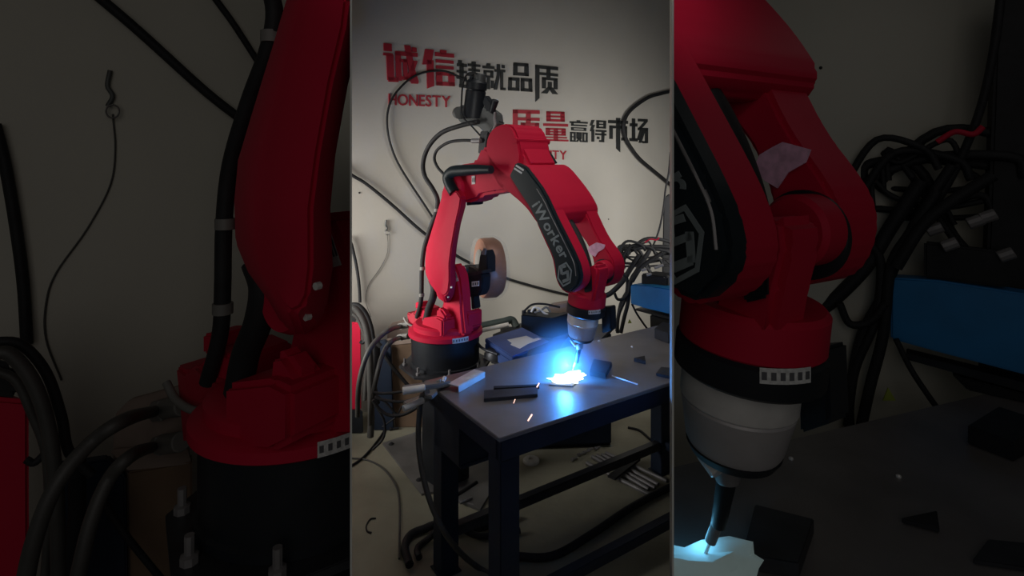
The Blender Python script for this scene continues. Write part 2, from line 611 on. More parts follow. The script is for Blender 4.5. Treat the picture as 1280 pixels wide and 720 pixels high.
def robot_base(V, root):
    R, BK = M['red'], M['black']
    bx = V.base
    up = Vector((0, 0, 1))

    def zc(y, rp):
        return V.zc(y, 557, 2.8, rp)

    g = 1.0 if V.side == 'c' else 0.78
    r46, r42 = V.r(46, 2.8) * g, V.r(42, 2.8) * g
    s = V.s
    zf0, zf1 = zc(430.5, 46), zc(422, 46)
    zb = zc(468, 43)
    P = lambda z: Vector((bx.x, bx.y, z))
    lathe(V, 'base_flange', P(zf0), up, [(r46 - .006 * s, 0), (r46, .004 * s), (r46, zf1 - zf0 - .008 * s), (r46 - .012 * s, zf1 - zf0)], R, root, 64)
    lathe(V, 'base_drum', P(zb), up, [(r42 + .006 * s, 0), (r42 + .006 * s, .012 * s), (r42, .016 * s), (r42, zf0 - zb)], BK, root, 64)
    # octagonal mounting plate with a bolt on each corner, on a column
    rp = V.r(57, 2.8) * g
    pts = [Vector((bx.x + rp * math.cos(math.radians(45 * i + 12)), bx.y + rp * math.sin(math.radians(45 * i + 12)), zb - .014 * s)) for i in range(8)]
    bm = bmesh.new()
    b_prism(bm, pts, Vector((0, 0, .0135 * s)), .002)
    fin('mounting_plate', bm, M['darksteel'], root, V)
    for i in range(8):
        q = P(zb) + (pts[i] - P(zb - .014 * s)) * 0.88
        q.z = zb - .001
        lathe(V, 'bolt', q, up, [(.011 * s, 0), (.011 * s, .010 * s), (.006 * s, .012 * s), (.006 * s, .035 * s)], M['dullsteel'], root, 8)
    obox('pedestal_column', bx, V.u, V.r(42, 2.8) * g, V.r(42, 2.8) * g, 0.0124, zb - .014 * s, M['black'], root, V)
    # red turret on the flange
    rt = V.r(40, 2.8) * g
    zt = zc(412, 40)
    lathe(V, 'turret_base', P(zf1 - .001), up, [(rt, 0), (rt, (zt - zf1) * .7), (rt - .012 * s, zt - zf1)], R, root, 48)
    slab(V, 'turret_column', [(544, 420), (546, 400), (552, 380), (557, 352), (562, 331), (567, 331), (573, 345), (576, 370), (577, 391), (580, 420)],
         -.025, .045, R, root, .012)
    slab(V, 'turret_shoulder', [(572, 420), (573, 392), (582, 389), (584, 392), (584, 411), (578, 418)], -.08, .02, R, root, .01)
    slab(V, 'cover_block', [(544, 397), (545, 386), (550, 385), (557, 395), (556, 404), (545, 407)], .06, .10, R, root, .01)
    slab(V, 'valve_block', [(527, 423), (527, 398), (545, 396), (553, 400), (553, 421), (545, 425)], .0, .12, R, root, .008)
    # connector box at the rear
    slab(V, 'connector_box', [(511, 421), (509, 399), (508, 390), (512, 393), (516, 390), (521, 395), (530, 398), (530, 423)], -.08, .06, M['darkred'], root, .006)
    slab(V, 'terminal_cover', [(517, 391), (521, 385), (524, 384), (532, 388), (534, 398), (524, 398)], -.05, .05, M['red'], root, .006)
    slab(V, 'terminal_cover', [(519, 386), (519, 378), (526, 378), (527, 384)], -.03, .03, M['red'], root, .004)
    tube(V, 'cable_clip', [V.pl(x, y, .075) for x, y in ((505, 397), (509, 404), (517, 408), (526, 405), (530, 399))], V.r(1.6, 2.7), M['grey'], root)
    for (x, y, ln) in ((508, 407, 9), (507, 421, 9)):
        g = rod(V, 'cable_gland', V.pl(x - ln, y + 1, .03), V.pl(x + 4, y - 1, .03), V.r(4.2, 2.7), M['grey'], root)
        if g is not None:
            rod(V, 'gland_nut', V.pl(x - ln + 2, y + .7, .03), V.pl(x - ln + 6, y + .2, .03), V.r(5.0, 2.7), M['grey'], g, seg=6)
    tube(V, 'supply_hose', [V.pl(501, 408, .03)] + [V.at(x, y, d) for x, y, d in
         ((490, 411, 2.78), (476, 420, 2.72), (462, 437, 2.66), (453, 460, 2.64), (448, 486, 2.64))] + ([V.at(447, 520, 2.7)] if V.side == 'c' else [V.at(446, 500, 2.64)]),
         V.r(3.2, 2.7) * (1 if V.side == 'c' else .75), M['greyrub'], root)
    tube(V, 'supply_hose', [V.pl(500, 422, .03)] + [V.at(x, y, d) for x, y, d in
         ((492, 425, 2.76), (483, 434, 2.72), (476, 450, 2.68), (471, 470, 2.66), (466, 495, 2.68))] + ([V.at(463, 530, 2.75)] if V.side == 'c' else []),
         V.r(3.0, 2.7) * (1 if V.side == 'c' else .75), M['greyrub'], root)
    # sticker on the flange (follows the round)
    bm = bmesh.new()
    c = P((zf0 + zf1) / 2)
    n = 6
    a0 = math.atan2(-1, .30) + (0 if V.side == 'c' else .22)
    hh = (zf1 - zf0) * .38
    for i in range(n):
        a, b = a0 + i * .075, a0 + (i + 1) * .075
        q = [c + Vector((math.cos(t), math.sin(t), 0)) * (r46 + .0006) for t in (a, b)]
        vs = [bm.verts.new(q[0] - up * hh), bm.verts.new(q[1] - up * hh), bm.verts.new(q[1] + up * hh), bm.verts.new(q[0] + up * hh)]
        bm.faces.new(vs)
    bmesh.ops.remove_doubles(bm, verts=bm.verts[:], dist=1e-5)
    st = fin('sticker', bm, M['pale'], root, V)
    if st is not None:
        bm = bmesh.new()
        for i in range(n):
            a, b = a0 + (i + .2) * .075, a0 + (i + .7) * .075
            q = [c + Vector((math.cos(t), math.sin(t), 0)) * (r46 + .0012) for t in (a, b)]
            bm.faces.new([bm.verts.new(x) for x in (q[0] - up * hh * .45, q[1] - up * hh * .45, q[1] + up * hh * .45, q[0] + up * hh * .45)])
        fin('sticker_print', bm, M['print'], st, V)
    # shoulder motor on the far side with its white plate
    slab(V, 'shoulder_motor', [(580, 345), (586, 342), (600, 341), (603, 345), (602, 362), (598, 370), (582, 372)], -.04, -.10, M['black'], root, .006)
    slab(V, 'motor_rail', [(580, 342), (602, 338), (603, 342), (580, 347)], -.035, -.10, M['darksteel'], root, .003)
    slab(V, 'motor_foot', [(588, 370), (592, 370), (594, 386), (589, 387)], -.05, -.09, M['black'], root, .004)
    sticker(V, [(590, 352), (599, 351), (599, 357.5), (590, 358.5)], -.0395, root, 'paper')
    # lower arm, broad chamfers on its near face
    arm = [(558, 231), (574, 233), (583, 247), (582, 258), (576, 280), (571, 308), (569, 329), (570, 352), (567.5, 368), (563, 376), (557, 379),
           (550, 374), (545, 365), (537, 354), (532, 342), (531.5, 326), (533, 310), (539, 290), (547, 264), (552, 247), (553, 238)]
    bm = bmesh.new()
    V0 = [V.pl(x, y, .035) for x, y in arm]
    V1 = [V.pl(x, y, .115) for x, y in arm]
    cx = [sum(p[0] for p in arm) / len(arm), 0]
    ring = []
    for i, (x, y) in enumerate(arm):
        # inset the near face towards the arm's centre line
        ymid = min(max(y, 248), 358)
        t = (ymid - 248) / 110
        mx = 566 + (550 - 566) * min(1, t * 1.25)
        ring.append(V.pl(x + (mx - x) * .42, y + (ymid - y) * .42, .165))
    rows = [[bm.verts.new(p) for p in L] for L in (V0, V1, ring)]
    for a, b in zip(rows, rows[1:]):
        for i in range(len(arm)):
            j = (i + 1) % len(arm)
            bm.faces.new((a[i], a[j], b[j], b[i]))
    bm.faces.new(rows[0][::-1])
    bm.faces.new(rows[2])
    bmesh.ops.recalc_face_normals(bm, faces=bm.faces[:])
    es = [e for e in bm.edges if e.calc_face_angle(0) > .25]
    bmesh.ops.bevel(bm, geom=es, offset=.006 * s, segments=2, affect='EDGES', clamp_overlap=True)
    fin('lower_arm', bm, R, root, V)
    # pivot cover beside the lower arm, with a slanted sticker and bolts
    lathe(V, 'shoulder_hub', V.pl(560, 364, .045), V.v, [(V.r(11, 2.6), -.01 * s), (V.r(11, 2.6), .03 * s), (V.r(9, 2.6), .045 * s)], R, root, 40)
    sticker(V, [(565.5, 337), (568.5, 336), (573.5, 351), (570, 352)], .0455, root)
    for x, y in ((565, 359), (561, 371), (552, 366)):
        lathe(V, 'bolt', V.pl(x, y, .155 if y < 365 else .14), V.v, [(V.r(1.1, 2.6), 0), (V.r(1.1, 2.6), .006 * s)], M['steel'], root, 8)
    # elbow casting
    slab(V, 'elbow_housing', [(553, 246), (551, 237), (555, 228), (563, 216), (573, 206), (592, 203), (597, 192), (600, 184), (608, 184), (622, 205),
                              (642, 222), (643, 234), (632, 240), (616, 242), (600, 245), (596, 250), (583, 254), (570, 250)], -.02, .10, R, root, .014)
    slab(V, 'elbow_stop', [(583, 250), (589, 250), (588, 256), (583, 257)], .0, .08, M['black'], root, .002)
    lathe(V, 'elbow_hub', V.pl(572, 235, .09), V.v, [(V.r(17, 2.55), 0), (V.r(17, 2.55), .03 * s), (V.r(14, 2.55), .04 * s)], R, root, 40)
    lathe(V, 'indicator_lamp', V.pl(574, 245, .128), V.v, [(V.r(2.0, 2.5), 0), (V.r(2.0, 2.5), .006 * s), (V.r(1.0, 2.5), .010 * s)], M['led'], root, 14)
    sticker(V, [(590, 220), (594, 219.5), (594, 230), (590, 230.5)], .101, root)
    tube(V, 'hose_guard', [V.pl(x, y, .155) for x, y in ((614, 212), (598, 212), (580, 213), (566, 214.5), (560, 221), (562, 230), (568, 241))],
         lambda t: V.r(5.0 + 2.2 * min(1, t * 3), 2.45), M['cover'], root, 16)
    # hoses running along the lower arm
    tube(V, 'arm_hose', [V.pl(x, y, .06) for x, y in ((598, 152), (576, 157), (552, 166), (536, 183), (529, 203), (531, 220), (541, 236), (547, 250), (545, 266),
                                                     (537, 288), (530, 312), (527.5, 335), (527, 360), (526, 378), (521, 397))], V.r(3.1, 2.6), M['rubber'], root, 12)
    tube(V, 'arm_hose', [V.pl(x, y, .05) for x, y in ((594, 176), (578, 175.5), (561, 178), (547, 187), (543, 198), (547, 209), (556, 219))],
         V.r(2.0, 2.6), M['rubber'], root)
    tube(V, 'arm_hose', [V.pl(x, y, .08) for x, y in ((540, 350), (543, 360), (541, 373), (536, 386), (533, 401))], V.r(5.0, 2.6), M['rubber'], root, 12)
    for x, y, t in ((546, 262, -.5), (528, 335, 0), (527, 368, .1)):
        lathe(V, 'hose_clamp', V.pl(x, y, .06) - Vector((0, 0, .01)), Vector((0, 0, 1)), [(V.r(3.8, 2.6), 0), (V.r(3.8, 2.6), .016 * s)], M['grey'], root, 12)


def robot_feeder(V, root):
    BK = M['black']
    fe = slab(V, 'wire_feeder', [(572, 150), (572, 136), (576, 130), (581, 148), (598, 147), (604, 132), (617, 142), (619, 156), (612, 166), (605, 166), (597, 158), (577, 155)],
              -.03, .03, M['feeder'], root, .005)
    p0, p1 = V.pl(591, 147, .03), V.pl(596.5, 100, .03)
    d = p1 - p0
    L = d.length
    r = V.r(12.6, 2.62)
    lathe(V, 'feeder_motor', p0, d, [(r * 1.02, 0), (r * 1.02, .012), (r, .014), (r, L * .7), (r * .93, L * .72), (r * .95, L * .74), (r * 1.05, L * .76),
                                     (r * 1.05, L * .93), (r * .85, L)], BK, fe, 32)
    rod(V, 'motor_cap', p0 + d * .93 + V.u * .018, p0 + d * 1.16 + V.u * .018, V.r(7.5, 2.6), M['feeder'], fe)
    rod(V, 'motor_plug', p0 + d * .9 - V.u * .022, p0 + d * 1.12 - V.u * .022, V.r(4, 2.6), BK, fe)
    rod(V, 'pressure_handle', V.pl(614.5, 141, .03), V.pl(619.5, 125, .03), V.r(3.4, 2.6), BK, fe, r2=V.r(4.4, 2.6))
    slab(V, 'pressure_arm', [(603, 128), (606, 119), (613, 128), (615, 140), (608, 140)], 0, .03, BK, fe, .003)
    rod(V, 'roller_cover', V.pl(573, 141, .0), V.pl(575, 141, .06), V.r(8, 2.62), M['feeder'], fe)
    tube(V, 'guide_spring', [V.pl(x, y, .03) for x, y in ((619, 140), (618, 148), (619, 156), (616, 163))], V.r(1.8, 2.6), M['dullsteel'], fe)
    slab(V, 'feeder_neck', [(600, 164), (611, 162), (608, 178), (607, 190), (597, 192), (598, 178)], -.02, .03, BK, fe, .004)
    rod(V, 'hose_fitting', V.pl(590, 176, .05), V.pl(601, 176, .04), V.r(3, 2.6), M['dullsteel'], fe)
    tube(V, 'feeder_lead', [V.pl(x, y, .09) for x, y in ((596, 92), (585, 92), (579, 104), (577, 125), (578, 145), (590, 158), (600, 169))], V.r(1.1, 2.6), M['rubber'], fe)
    tube(V, 'feeder_lead', [V.pl(x, y, .0) for x, y in ((612, 150), (622, 151), (630, 154))], V.r(.7, 2.6), M['rubber'], fe, 6)


def robot_upper(V, root):
    R = M['red']
    slab(V, 'upper_housing', [(609, 202), (606, 188), (607, 176), (610, 166), (618, 158), (631, 154), (640, 157), (647, 172), (652, 200), (644, 234), (634, 242), (624, 236), (614, 218)],
         .10, -.095, R, root, .03, rnd=1, seg=4)
    slab(V, 'flange_rim', [(639, 173), (642, 171), (647, 174), (646, 179), (640, 180)], .105, -.105, R, root, .003)
    slab(V, 'arm_neck', [(640, 178), (648, 177), (663, 206), (655, 236), (640, 236)], .085, -.085, R, root, .01)
    slab(V, 'cable_strip', [(664, 181), (677, 180), (692, 204), (683, 207)], -.09, -.12, M['cover'], root, .003)


def robot_forearm(V, root):
    R, BK, s = M['red'], M['black'], V.s
    slab(V, 'forearm', [(633, 226), (645, 204), (656, 209), (667, 223), (678, 238), (686, 251), (694, 268), (686, 284), (675, 283), (668, 276), (659, 262), (648, 251), (638, 243), (631, 236)],
         .14, -.148, R, root, .006, rnd=1)
    slab(V, 'fork_arm', [(668, 274), (672, 262), (686, 252), (695, 270), (707, 294), (717, 314), (724, 331), (727, 346), (724, 358), (713, 368), (702, 364), (694, 350), (692, 333), (689, 320), (679, 299)],
         .139, .075, R, root, .005, rnd=1)
    slab(V, 'fork_arm', [(702, 262), (712, 250), (727, 252), (737, 276), (748, 299), (760, 315), (767, 327), (768, 339), (765, 350), (759, 358), (750, 360), (744, 352), (742, 328), (735, 307),
                         (728, 297), (716, 282)], -.06, -.14, R, root, .006, rnd=1)
    cov = slab(V, 'side_cover', [(644, 203), (655, 208), (665, 221), (676, 236), (683, 249), (693, 271), (705, 295), (715, 315), (722, 331), (725, 346), (722, 357), (712, 366), (702, 362), (695, 350),
                                 (693, 333), (690, 320), (680, 298), (670, 277), (660, 257), (648, 239), (636, 220)], .14, .168, M['cover'], root, .006)
    if cov is not None:
        put_text('iWorker', [(675, 250), (712, 319), (702.5, 325), (665, 257)], lambda x, y: V.pl(x, y, .1685), V.v * .0012 * s, M['print2'], cov, V, 'lettering', .02, .06)
        bm = bmesh.new()
        hx, hy = 706.0, 343.0
        hexo = [(hx + 10.5 * math.sin(math.radians(a + 12)) * .92, hy - 16 * math.cos(math.radians(a + 12))) for a in range(0, 360, 60)]
        hexi = [(hx + (x - hx) * .82, hy + (y - hy) * .84) for x, y in hexo]
        for i in range(6):
            j = (i + 1) % 6
            b_prism(bm, [V.pl(x, y, .1685) for x, y in (hexo[i], hexo[j], hexi[j], hexi[i])], V.v * .0015 * s)
        for q in ([(701, 333), (707, 331), (708, 334), (702, 336)], [(700, 333), (703, 333), (704, 343), (701, 343)], [(702, 341), (710, 338), (711, 341), (703, 344)],
                  [(708, 338), (711, 338), (712, 350), (709, 350)], [(703, 350), (711, 347), (711, 351), (704, 354)]):
            b_prism(bm, [V.pl(x, y, .1685) for x, y in q], V.v * .0015 * s)
        fin('emblem', bm, M['print2'], cov, V, smooth=False)
        for k in (0, 3.6):
            bm = bmesh.new()
            b_prism(bm, [V.pl(x - k * .6, y + k, .1685) for x, y in ((645.5, 205.8), (655, 212.0), (654.2, 214), (644.7, 207.8))], V.v * .001 * s)
            fin('white_stripe', bm, M['paper'], cov, V, smooth=False)
        tube(V, 'cover_trim', [V.pl(x, y, .167) for x, y in ((671, 236), (680, 251), (690, 272), (702, 296), (712, 316), (718, 330), (720, 345))], V.r(.7, 2.2), M['dullsteel'], cov, 6)
    # pink torn paper on the far fork arm
    bm = bmesh.new()
    b_prism(bm, [V.pl(x, y, -.056) for x, y in ((735, 313), (737, 308), (742, 305), (746, 303), (757, 306), (755, 311), (748, 315), (744, 321), (739, 318))], V.v * .002 * s)
    fin('torn_paper', bm, M['lilac'], root, V, smooth=False)
    # wrist between the fork arms
    lathe(V, 'joint_ring', V.pl(755, 339, -.061), V.v, [(V.r(16, 2.1), 0), (V.r(16, 2.1), .008 * s), (V.r(15, 2.1), .010 * s)], BK, root, 40)
    slab(V, 'wrist_body', [(714, 378), (719, 362), (726, 346), (733, 336), (741, 331), (747, 334), (748, 346), (744, 362), (741, 380)], .055, -.02 if V.side == 'c' else .0, R, root, .010)
    lathe(V, 'wrist_hub', V.pl(757, 337, -.052), V.v, [(V.r(12.5, 2.1), 0), (V.r(12.5, 2.1), .03 * s), (V.r(11, 2.1), .036 * s)], R, root, 40)
    slab(V, 'hose_channel', [(731, 335), (737, 333), (739, 350), (739, 364), (730, 366), (729, 352)], .056, .064, BK, root, .003)
    tube(V, 'fork_hose', [V.pl(x, y, .02) for x, y in ((700, 262), (708, 272), (720, 291), (729, 311), (735, 332), (737, 350), (736, 364))], V.r(4.8, 2.2), M['rubber'], root, 12)
    sticker(V, [(727, 358), (731, 352), (732, 356), (728, 362)], .058, root)
    ax = V.pl(731.5, 400, .0) - V.pl(733.5, 375, .0)
    ax.normalize()
    yv = (ax - V.v * .0)

    def cyl(name, y0, y1, r, m, xo=0.0, taper=1.0, par=root, sg=40):
        p0, p1 = V.pl(733.5 + xo - (y0 - 375) * .1, y0), V.pl(733.5 + xo - (y1 - 375) * .1, y1)
        L = (p1 - p0).length
        rr = V.r(r, 2.17)
        return lathe(V, name, p0, p1 - p0, [(rr * .93, 0), (rr, L * .12), (rr * taper, L * .88), (rr * taper * .93, L)], m, par, sg)

    cyl('wrist_cup', 364, 381, 23.5, R)
    ring = cyl('wrist_ring', 379.5, 392, 24.3, BK)
    slab(V, 'hose_bracket', [(751, 384), (763, 383), (764, 413), (752, 417)], -.06, -.10, BK, root, .004)
    cyl('tool_flange', 391, 404, 19.5, M['steel'], -2.5)
    cyl('tool_housing', 402, 421, 19, M['tool'], -2.5, .86)
    cyl('tool_seal', 420.5, 424.5, 16, BK, -2.5, .9)
    t = rod(V, 'torch', V.pl(723, 422), V.pl(724.5, 436), V.r(6, 2.2), M['dullsteel'], root, r2=V.r(4.2, 2.2))
    if t is None:
        t = root
    rod(V, 'torch_clamp', V.pl(715, 424, .03), V.pl(721, 432, .03), V.r(3.2, 2.2), M['steel'], t, seg=8)
    rod(V, 'clamp_screw', V.pl(713, 421, .03), V.pl(716.5, 424, .03), V.r(1.6, 2.2), M['steel'], t, seg=8)
    rod(V, 'torch_barrel', V.pl(724, 434), V.pl(720.5, 453), V.r(3.4, 2.2), BK, t, r2=V.r(2.6, 2.2))
    rod(V, 'torch_nozzle', V.pl(720.5, 451), V.pl(717.5, 459), V.r(2.0, 2.2), M['dullsteel'], t)
    rod(V, 'welding_wire', V.pl(717.6, 458.5), V.pl(714, 468), V.r(.6, 2.2), M['steel'], t, seg=8)
    # sticker wrapped on the wrist ring
    bm = bmesh.new()
    p0 = V.pl(733.5 - 0.9, 384)
    rr = V.r(24.3, 2.17) + .0008
    ta = math.atan2(-p0.y, -p0.x)
    for i in range(6):
        a, b = ta + .12 + i * .11, ta + .12 + (i + 1) * .11
        q = [p0 + Vector((math.cos(x), math.sin(x), 0)) * rr for x in (a, b)]
        hz = Vector((0, 0, V.r(2.4, 2.17)))
        bm.faces.new([bm.verts.new(x) for x in (q[0] - hz, q[1] - hz, q[1] + hz, q[0] + hz)])
    bmesh.ops.remove_doubles(bm, verts=bm.verts[:], dist=1e-5)
    st = fin('sticker', bm, M['pale'], root, V)
    if st is not None:
        bm = bmesh.new()
        for i in range(6):
            a, b = ta + .12 + (i + .2) * .11, ta + .12 + (i + .75) * .11
            q = [p0 + Vector((math.cos(x), math.sin(x), 0)) * (rr + .0008) for x in (a, b)]
            bm.faces.new([bm.verts.new(x) for x in (q[0] - hz * .5, q[1] - hz * .5, q[1] + hz * .5, q[0] + hz * .5)])
        fin('sticker_print', bm, M['print'], st, V)


def foot(V):
    return (V.base.x, V.base.y, 0.0)


rob = thing('welding_robot', foot(VC), 'red articulated welding robot arched over the steel table, bright arc under its torch', 'robot')
robot_base(VC, rob)
robot_feeder(VC, rob)
robot_upper(VC, rob)
robot_forearm(VC, rob)
robl = thing('welding_robot', foot(VL), 'large dim red robot arm on a black drum base in the left booth', 'robot')
robot_base(VL, robl)
robr = thing('welding_robot', (VR.pl(740, 350).x, VR.pl(740, 350).y, 0.0), 'large dim red robot forearm with forked wrist in the right booth', 'robot')
robot_forearm(VR, robr)

# steel plate on the floor under the robot, with holes
bm = bmesh.new()
pp = [fpt(478, 556), fpt(524, 541), fpt(640, 575), fpt(600, 640), fpt(545, 617), fpt(527, 620), fpt(521, 612)]
b_prism(bm, [p + Vector((0, 0, .0005)) for p in pp], Vector((0, 0, .0115)), .001)
bp = fin('base_plate', bm, M['plate'], None)
tag(bp, 'grey steel plate lying on the floor under the robot pedestal', 'plate')
for x, y in ((489, 558), (524, 603)):
    bm = bmesh.new()
    b_lathe(bm, fpt(x, y) + Vector((0, 0, .012)), Vector((0, 0, 1)), [(.016, 0), (.016, .002), (.012, .006), (.006, .010)], 12)
    fin('bolt_head', bm, M['rubber'], bp)
for x, y, lab in ((493, 538.5, 'small black bolt lying on the bare floor behind the steel plate'),):
    bm = bmesh.new()
    b_lathe(bm, fpt(x, y) + Vector((-.03, 0, .012)), Vector((1, .2, 0)), [(.011, 0), (.011, .012), (.006, .013), (.006, .055)], 10)
    tag(fin('bolt', bm, M['rubber']), lab, 'bolt')


# copper wire spool behind the shoulder motor
def spool(V):
    c = V.at(601, 335, 3.0)
    ax = Vector((0.95, 0.32, 0)).normalized()
    r = V.r(37, 3.02)
    t = thing('wire_spool', (c.x, c.y, c.z), 'copper coloured welding wire spool under a clear dome behind the robot shoulder', 'spool')
    lathe(V, 'wire_winding', c, ax, [(r * .55, 0), (r * .97, 0), (r, .01), (r, .075), (r * .9, .10), (r * .5, .11)], M['copper'], t, 48)
    lathe(V, 'spool_flange', c - ax * .008, ax, [(r * .2, 0), (r * .62, 0), (r * .62, .008), (r * .2, .008)], M['grey'], t, 40)
    lathe(V, 'clear_cover', c - ax * .03, ax, [(r * .75, 0), (r * 1.0, .012), (r * 1.08, .05), (r * 1.08, .10), (r * 1.02, .13), (r * .9, .15)], M['clear'], t, 48)
    rod(V, 'spool_shaft', c - ax * .09, c + ax * .02, V.r(5, 3), M['black'], t)
    slab(V, 'spool_bracket', [(597, 341), (599, 322), (601, 314), (606, 313), (609, 322), (609, 341)], -.10, -.16, M['black'], t, .004)
    slab(V, 'spool_bracket', [(585, 333), (592, 336), (598, 341), (585, 342)], -.10, -.13, M['black'], t, .003)
    slab(V, 'wing_nut', [(601, 318), (604, 310), (607, 311), (606, 319)], -.09, -.10, M['dullsteel'], t, .002)
    return t


spool(VC)

# ------------------------------------------------------------------ the welding table
TZ = 0.74
N = zpt(624, 548, TZ)
Lc = zpt(530, 476, TZ)
TB = (Lc - N)
WB = TB.length
TB.normalize()
TA = Vector((TB.y, -TB.x, 0))
LA = 1.42
X3 = lambda a, b, z: Vector((N.x, N.y, 0)) + TA * a + TB * b + Vector((0, 0, z))
tab = thing('welding_table', X3(LA / 2, WB / 2, 0), 'dark steel welding table with worn grey top in front of the red robot', 'table')


def tbox(name, a0, a1, b0, b1, z0, z1, m, par=tab, bevel=.003):
    bm = bmesh.new()
    b_prism(bm, [X3(a0, b0, z0), X3(a1, b0, z0), X3(a1, b1, z0), X3(a0, b1, z0)], Vector((0, 0, z1 - z0)), bevel)
    return fin(name, bm, m, par)


tbox('tabletop', 0, LA, 0, WB, TZ - .014, TZ, M['top'], bevel=.002)
for a0, a1, b0, b1 in ((.01, LA - .01, .006, .026), (.01, LA - .01, WB - .026, WB - .006), (.006, .026, .026, WB - .026), (LA - .026, LA - .006, .026, WB - .026)):
    tbox('apron', a0, a1, b0, b1, TZ - .082, TZ - .0145, M['navy'])
lw = .075
for a, b in ((.012, .012), (LA - lw - .06, .012), (.03, WB - lw - .02), (LA - lw - .06, WB - lw - .012)):
    tbox('leg', a, a + lw, b, b + lw, .006, TZ - .083, M['navy'])
    tbox('foot_plate', a - .01, a + lw + .01, b - .01, b + lw + .01, 0, .0058, M['navy'])
tbox('rail', .11, LA - lw - .065, WB - .085, WB - .045, .13, .17, M['darksteel'])
tbox('rail', .09, LA - lw - .065, .03, .07, .13, .17, M['navy'])
tbox('rail', LA - lw - .06 + .02, LA - lw - .06 + .055, .09, WB - .09, .13, .17, M['navy'])
dbx = tbox('storage_box', .03, .50, WB * .57, WB - .03, TZ - .25, TZ - .084, M['navy'], bevel=.004)
tbox('box_lip', .032, .50, WB * .57 - .008, WB * .57 - .0005, TZ - .25, TZ - .236, M['navy'], dbx, bevel=.001)

# things on the table
zt = lambda x, y: zpt(x, y, TZ)
b1 = bmesh.new()
p = [zt(605, 503), zt(672, 497), zt(672, 488), zt(605, 492)]
b_prism(b1, [q + Vector((0, 0, .0005)) for q in p], Vector((0, 0, .013)), .0015)
tag(fin('steel_bar', b1, M['darksteel']), 'wider flat dark steel bar on the table, nearest the front corner', 'bar')
b1 = bmesh.new()
p = [zt(617, 489.5), zt(674, 486.5), zt(674, 484), zt(617, 486.5)]
b_prism(b1, [q + Vector((0, 0, .0005)) for q in p], Vector((0, 0, .012)), .001)
tag(fin('steel_bar', b1, M['rubber']), 'narrow black steel bar lying behind the wider bar on the table', 'bar')
# bright angle iron
p0, p1 = zt(573, 491), zt(606, 472)
dr = (p1 - p0).normalized()
sd = Vector((-dr.y, dr.x, 0))
b1 = bmesh.new()
b_box(b1, (p0 + p1) / 2 + Vector((0, 0, .012)), dr * (p1 - p0).length / 2, sd * .002, Vector((0, 0, .0115)), .0008)
b_box(b1, (p0 + p1) / 2 + sd * .027 + Vector((0, 0, .0225)), dr * (p1 - p0).length / 2, sd * .025, Vector((0, 0, .0018)), .0008)
ai = fin('angle_iron', b1, M['steel'])
tag(ai, 'short bright angle iron with pale spots lying near the left end of the table', 'bar')
for i in range(3):
    c = p0 + (p1 - p0) * (.48 + .18 * i) + sd * .014 + Vector((0, 0, .0245))
    b1 = bmesh.new()
    b_box(b1, c, dr * .014, sd * .010, Vector((0, 0, .0006)))
    fin('pale_spot', b1, M['paper'], ai, smooth=False)


# earth clamp at the table corner with its cable
def zat(x, y, z):
    return zpt(x, y, z)


cl = thing('earth_clamp', zt(548, 484), 'dull grey earth clamp with two long handles gripping the left table corner', 'clamp')


def cslab(name, pts, z0, th, m, par, bevel=.003):
    bm = bmesh.new()
    b_prism(bm, [zat(x, y, z0) for x, y in pts], Vector((0, 0, th)), bevel)
    return fin(name, bm, m, par)


cslab('upper_handle', [(503, 488), (530, 484), (556, 480), (563, 478), (563, 483), (545, 487), (528, 489), (506, 493)], TZ + .012, .02, M['grey'], cl)
rod(None, 'handle_grip', zat(503, 489, TZ + .022), zat(531, 485, TZ + .024), .014, M['oldwhite'], cl)
cslab('lower_handle', [(504, 508), (528, 499), (546, 492), (548, 496), (528, 505), (506, 512)], TZ - .06, .02, M['grey'], cl)
rod(None, 'handle_grip', zat(504, 511, TZ - .04), zat(529, 500, TZ - .03), .012, M['oldwhite'], cl)
cslab('pivot_block', [(530, 489), (545, 486), (547, 494), (540, 500), (531, 498)], TZ + .0005, .014, M['grey'], cl)
cslab('jaw', [(545, 483), (561, 477), (563, 481), (548, 488)], TZ + .0005, .011, M['dullsteel'], cl)
rod(None, 'clamp_bolt', zat(553, 478, TZ + .03), zat(556, 472, TZ + .035), .008, M['steel'], cl, seg=8)
rod(None, 'clamp_nut', zat(547, 478, TZ + .028), zat(552, 477, TZ + .033), .010, M['dullsteel'], cl, seg=8)
tube(None, 'earth_cable', [zat(534, 490, TZ + .02)] + [VC.at(x, y, d) for x, y, d in
     ((527, 496, 2.1), (524, 520, 2.06), (523, 550, 2.04), (526, 580, 2.02), (533, 612, 2.0), (545, 645, 1.98), (566, 680, 1.99))] +
     [fpt(596, 712) + Vector((0, 0, .012)), fpt(640, 735) + Vector((0, 0, .012))], .0105, M['greyrub'], cl)

# arc, plate pieces, magnets and rods right of the arc
wc_ = zt(708, 474)
blk = bmesh.new()
p = [zt(737, 470), zt(757, 474), zt(765, 459), zt(742, 455)]
b_prism(blk, [q + Vector((0, 0, .0005)) for q in p], Vector((0, 0, .022)), .002)
tag(fin('steel_block', blk, M['rubber']), 'dark square steel block on the table just right of the glowing arc', 'block')
blk = bmesh.new()
p = [zt(686, 482), zt(716, 484), zt(728, 473), zt(702, 470)]
b_prism(blk, [q + Vector((0, 0, .0005)) for q in p], Vector((0, 0, .0045)), .0008)
tag(fin('workpiece', blk, M['dullsteel']), 'small steel workpiece on the table under the white hot arc', 'workpiece')
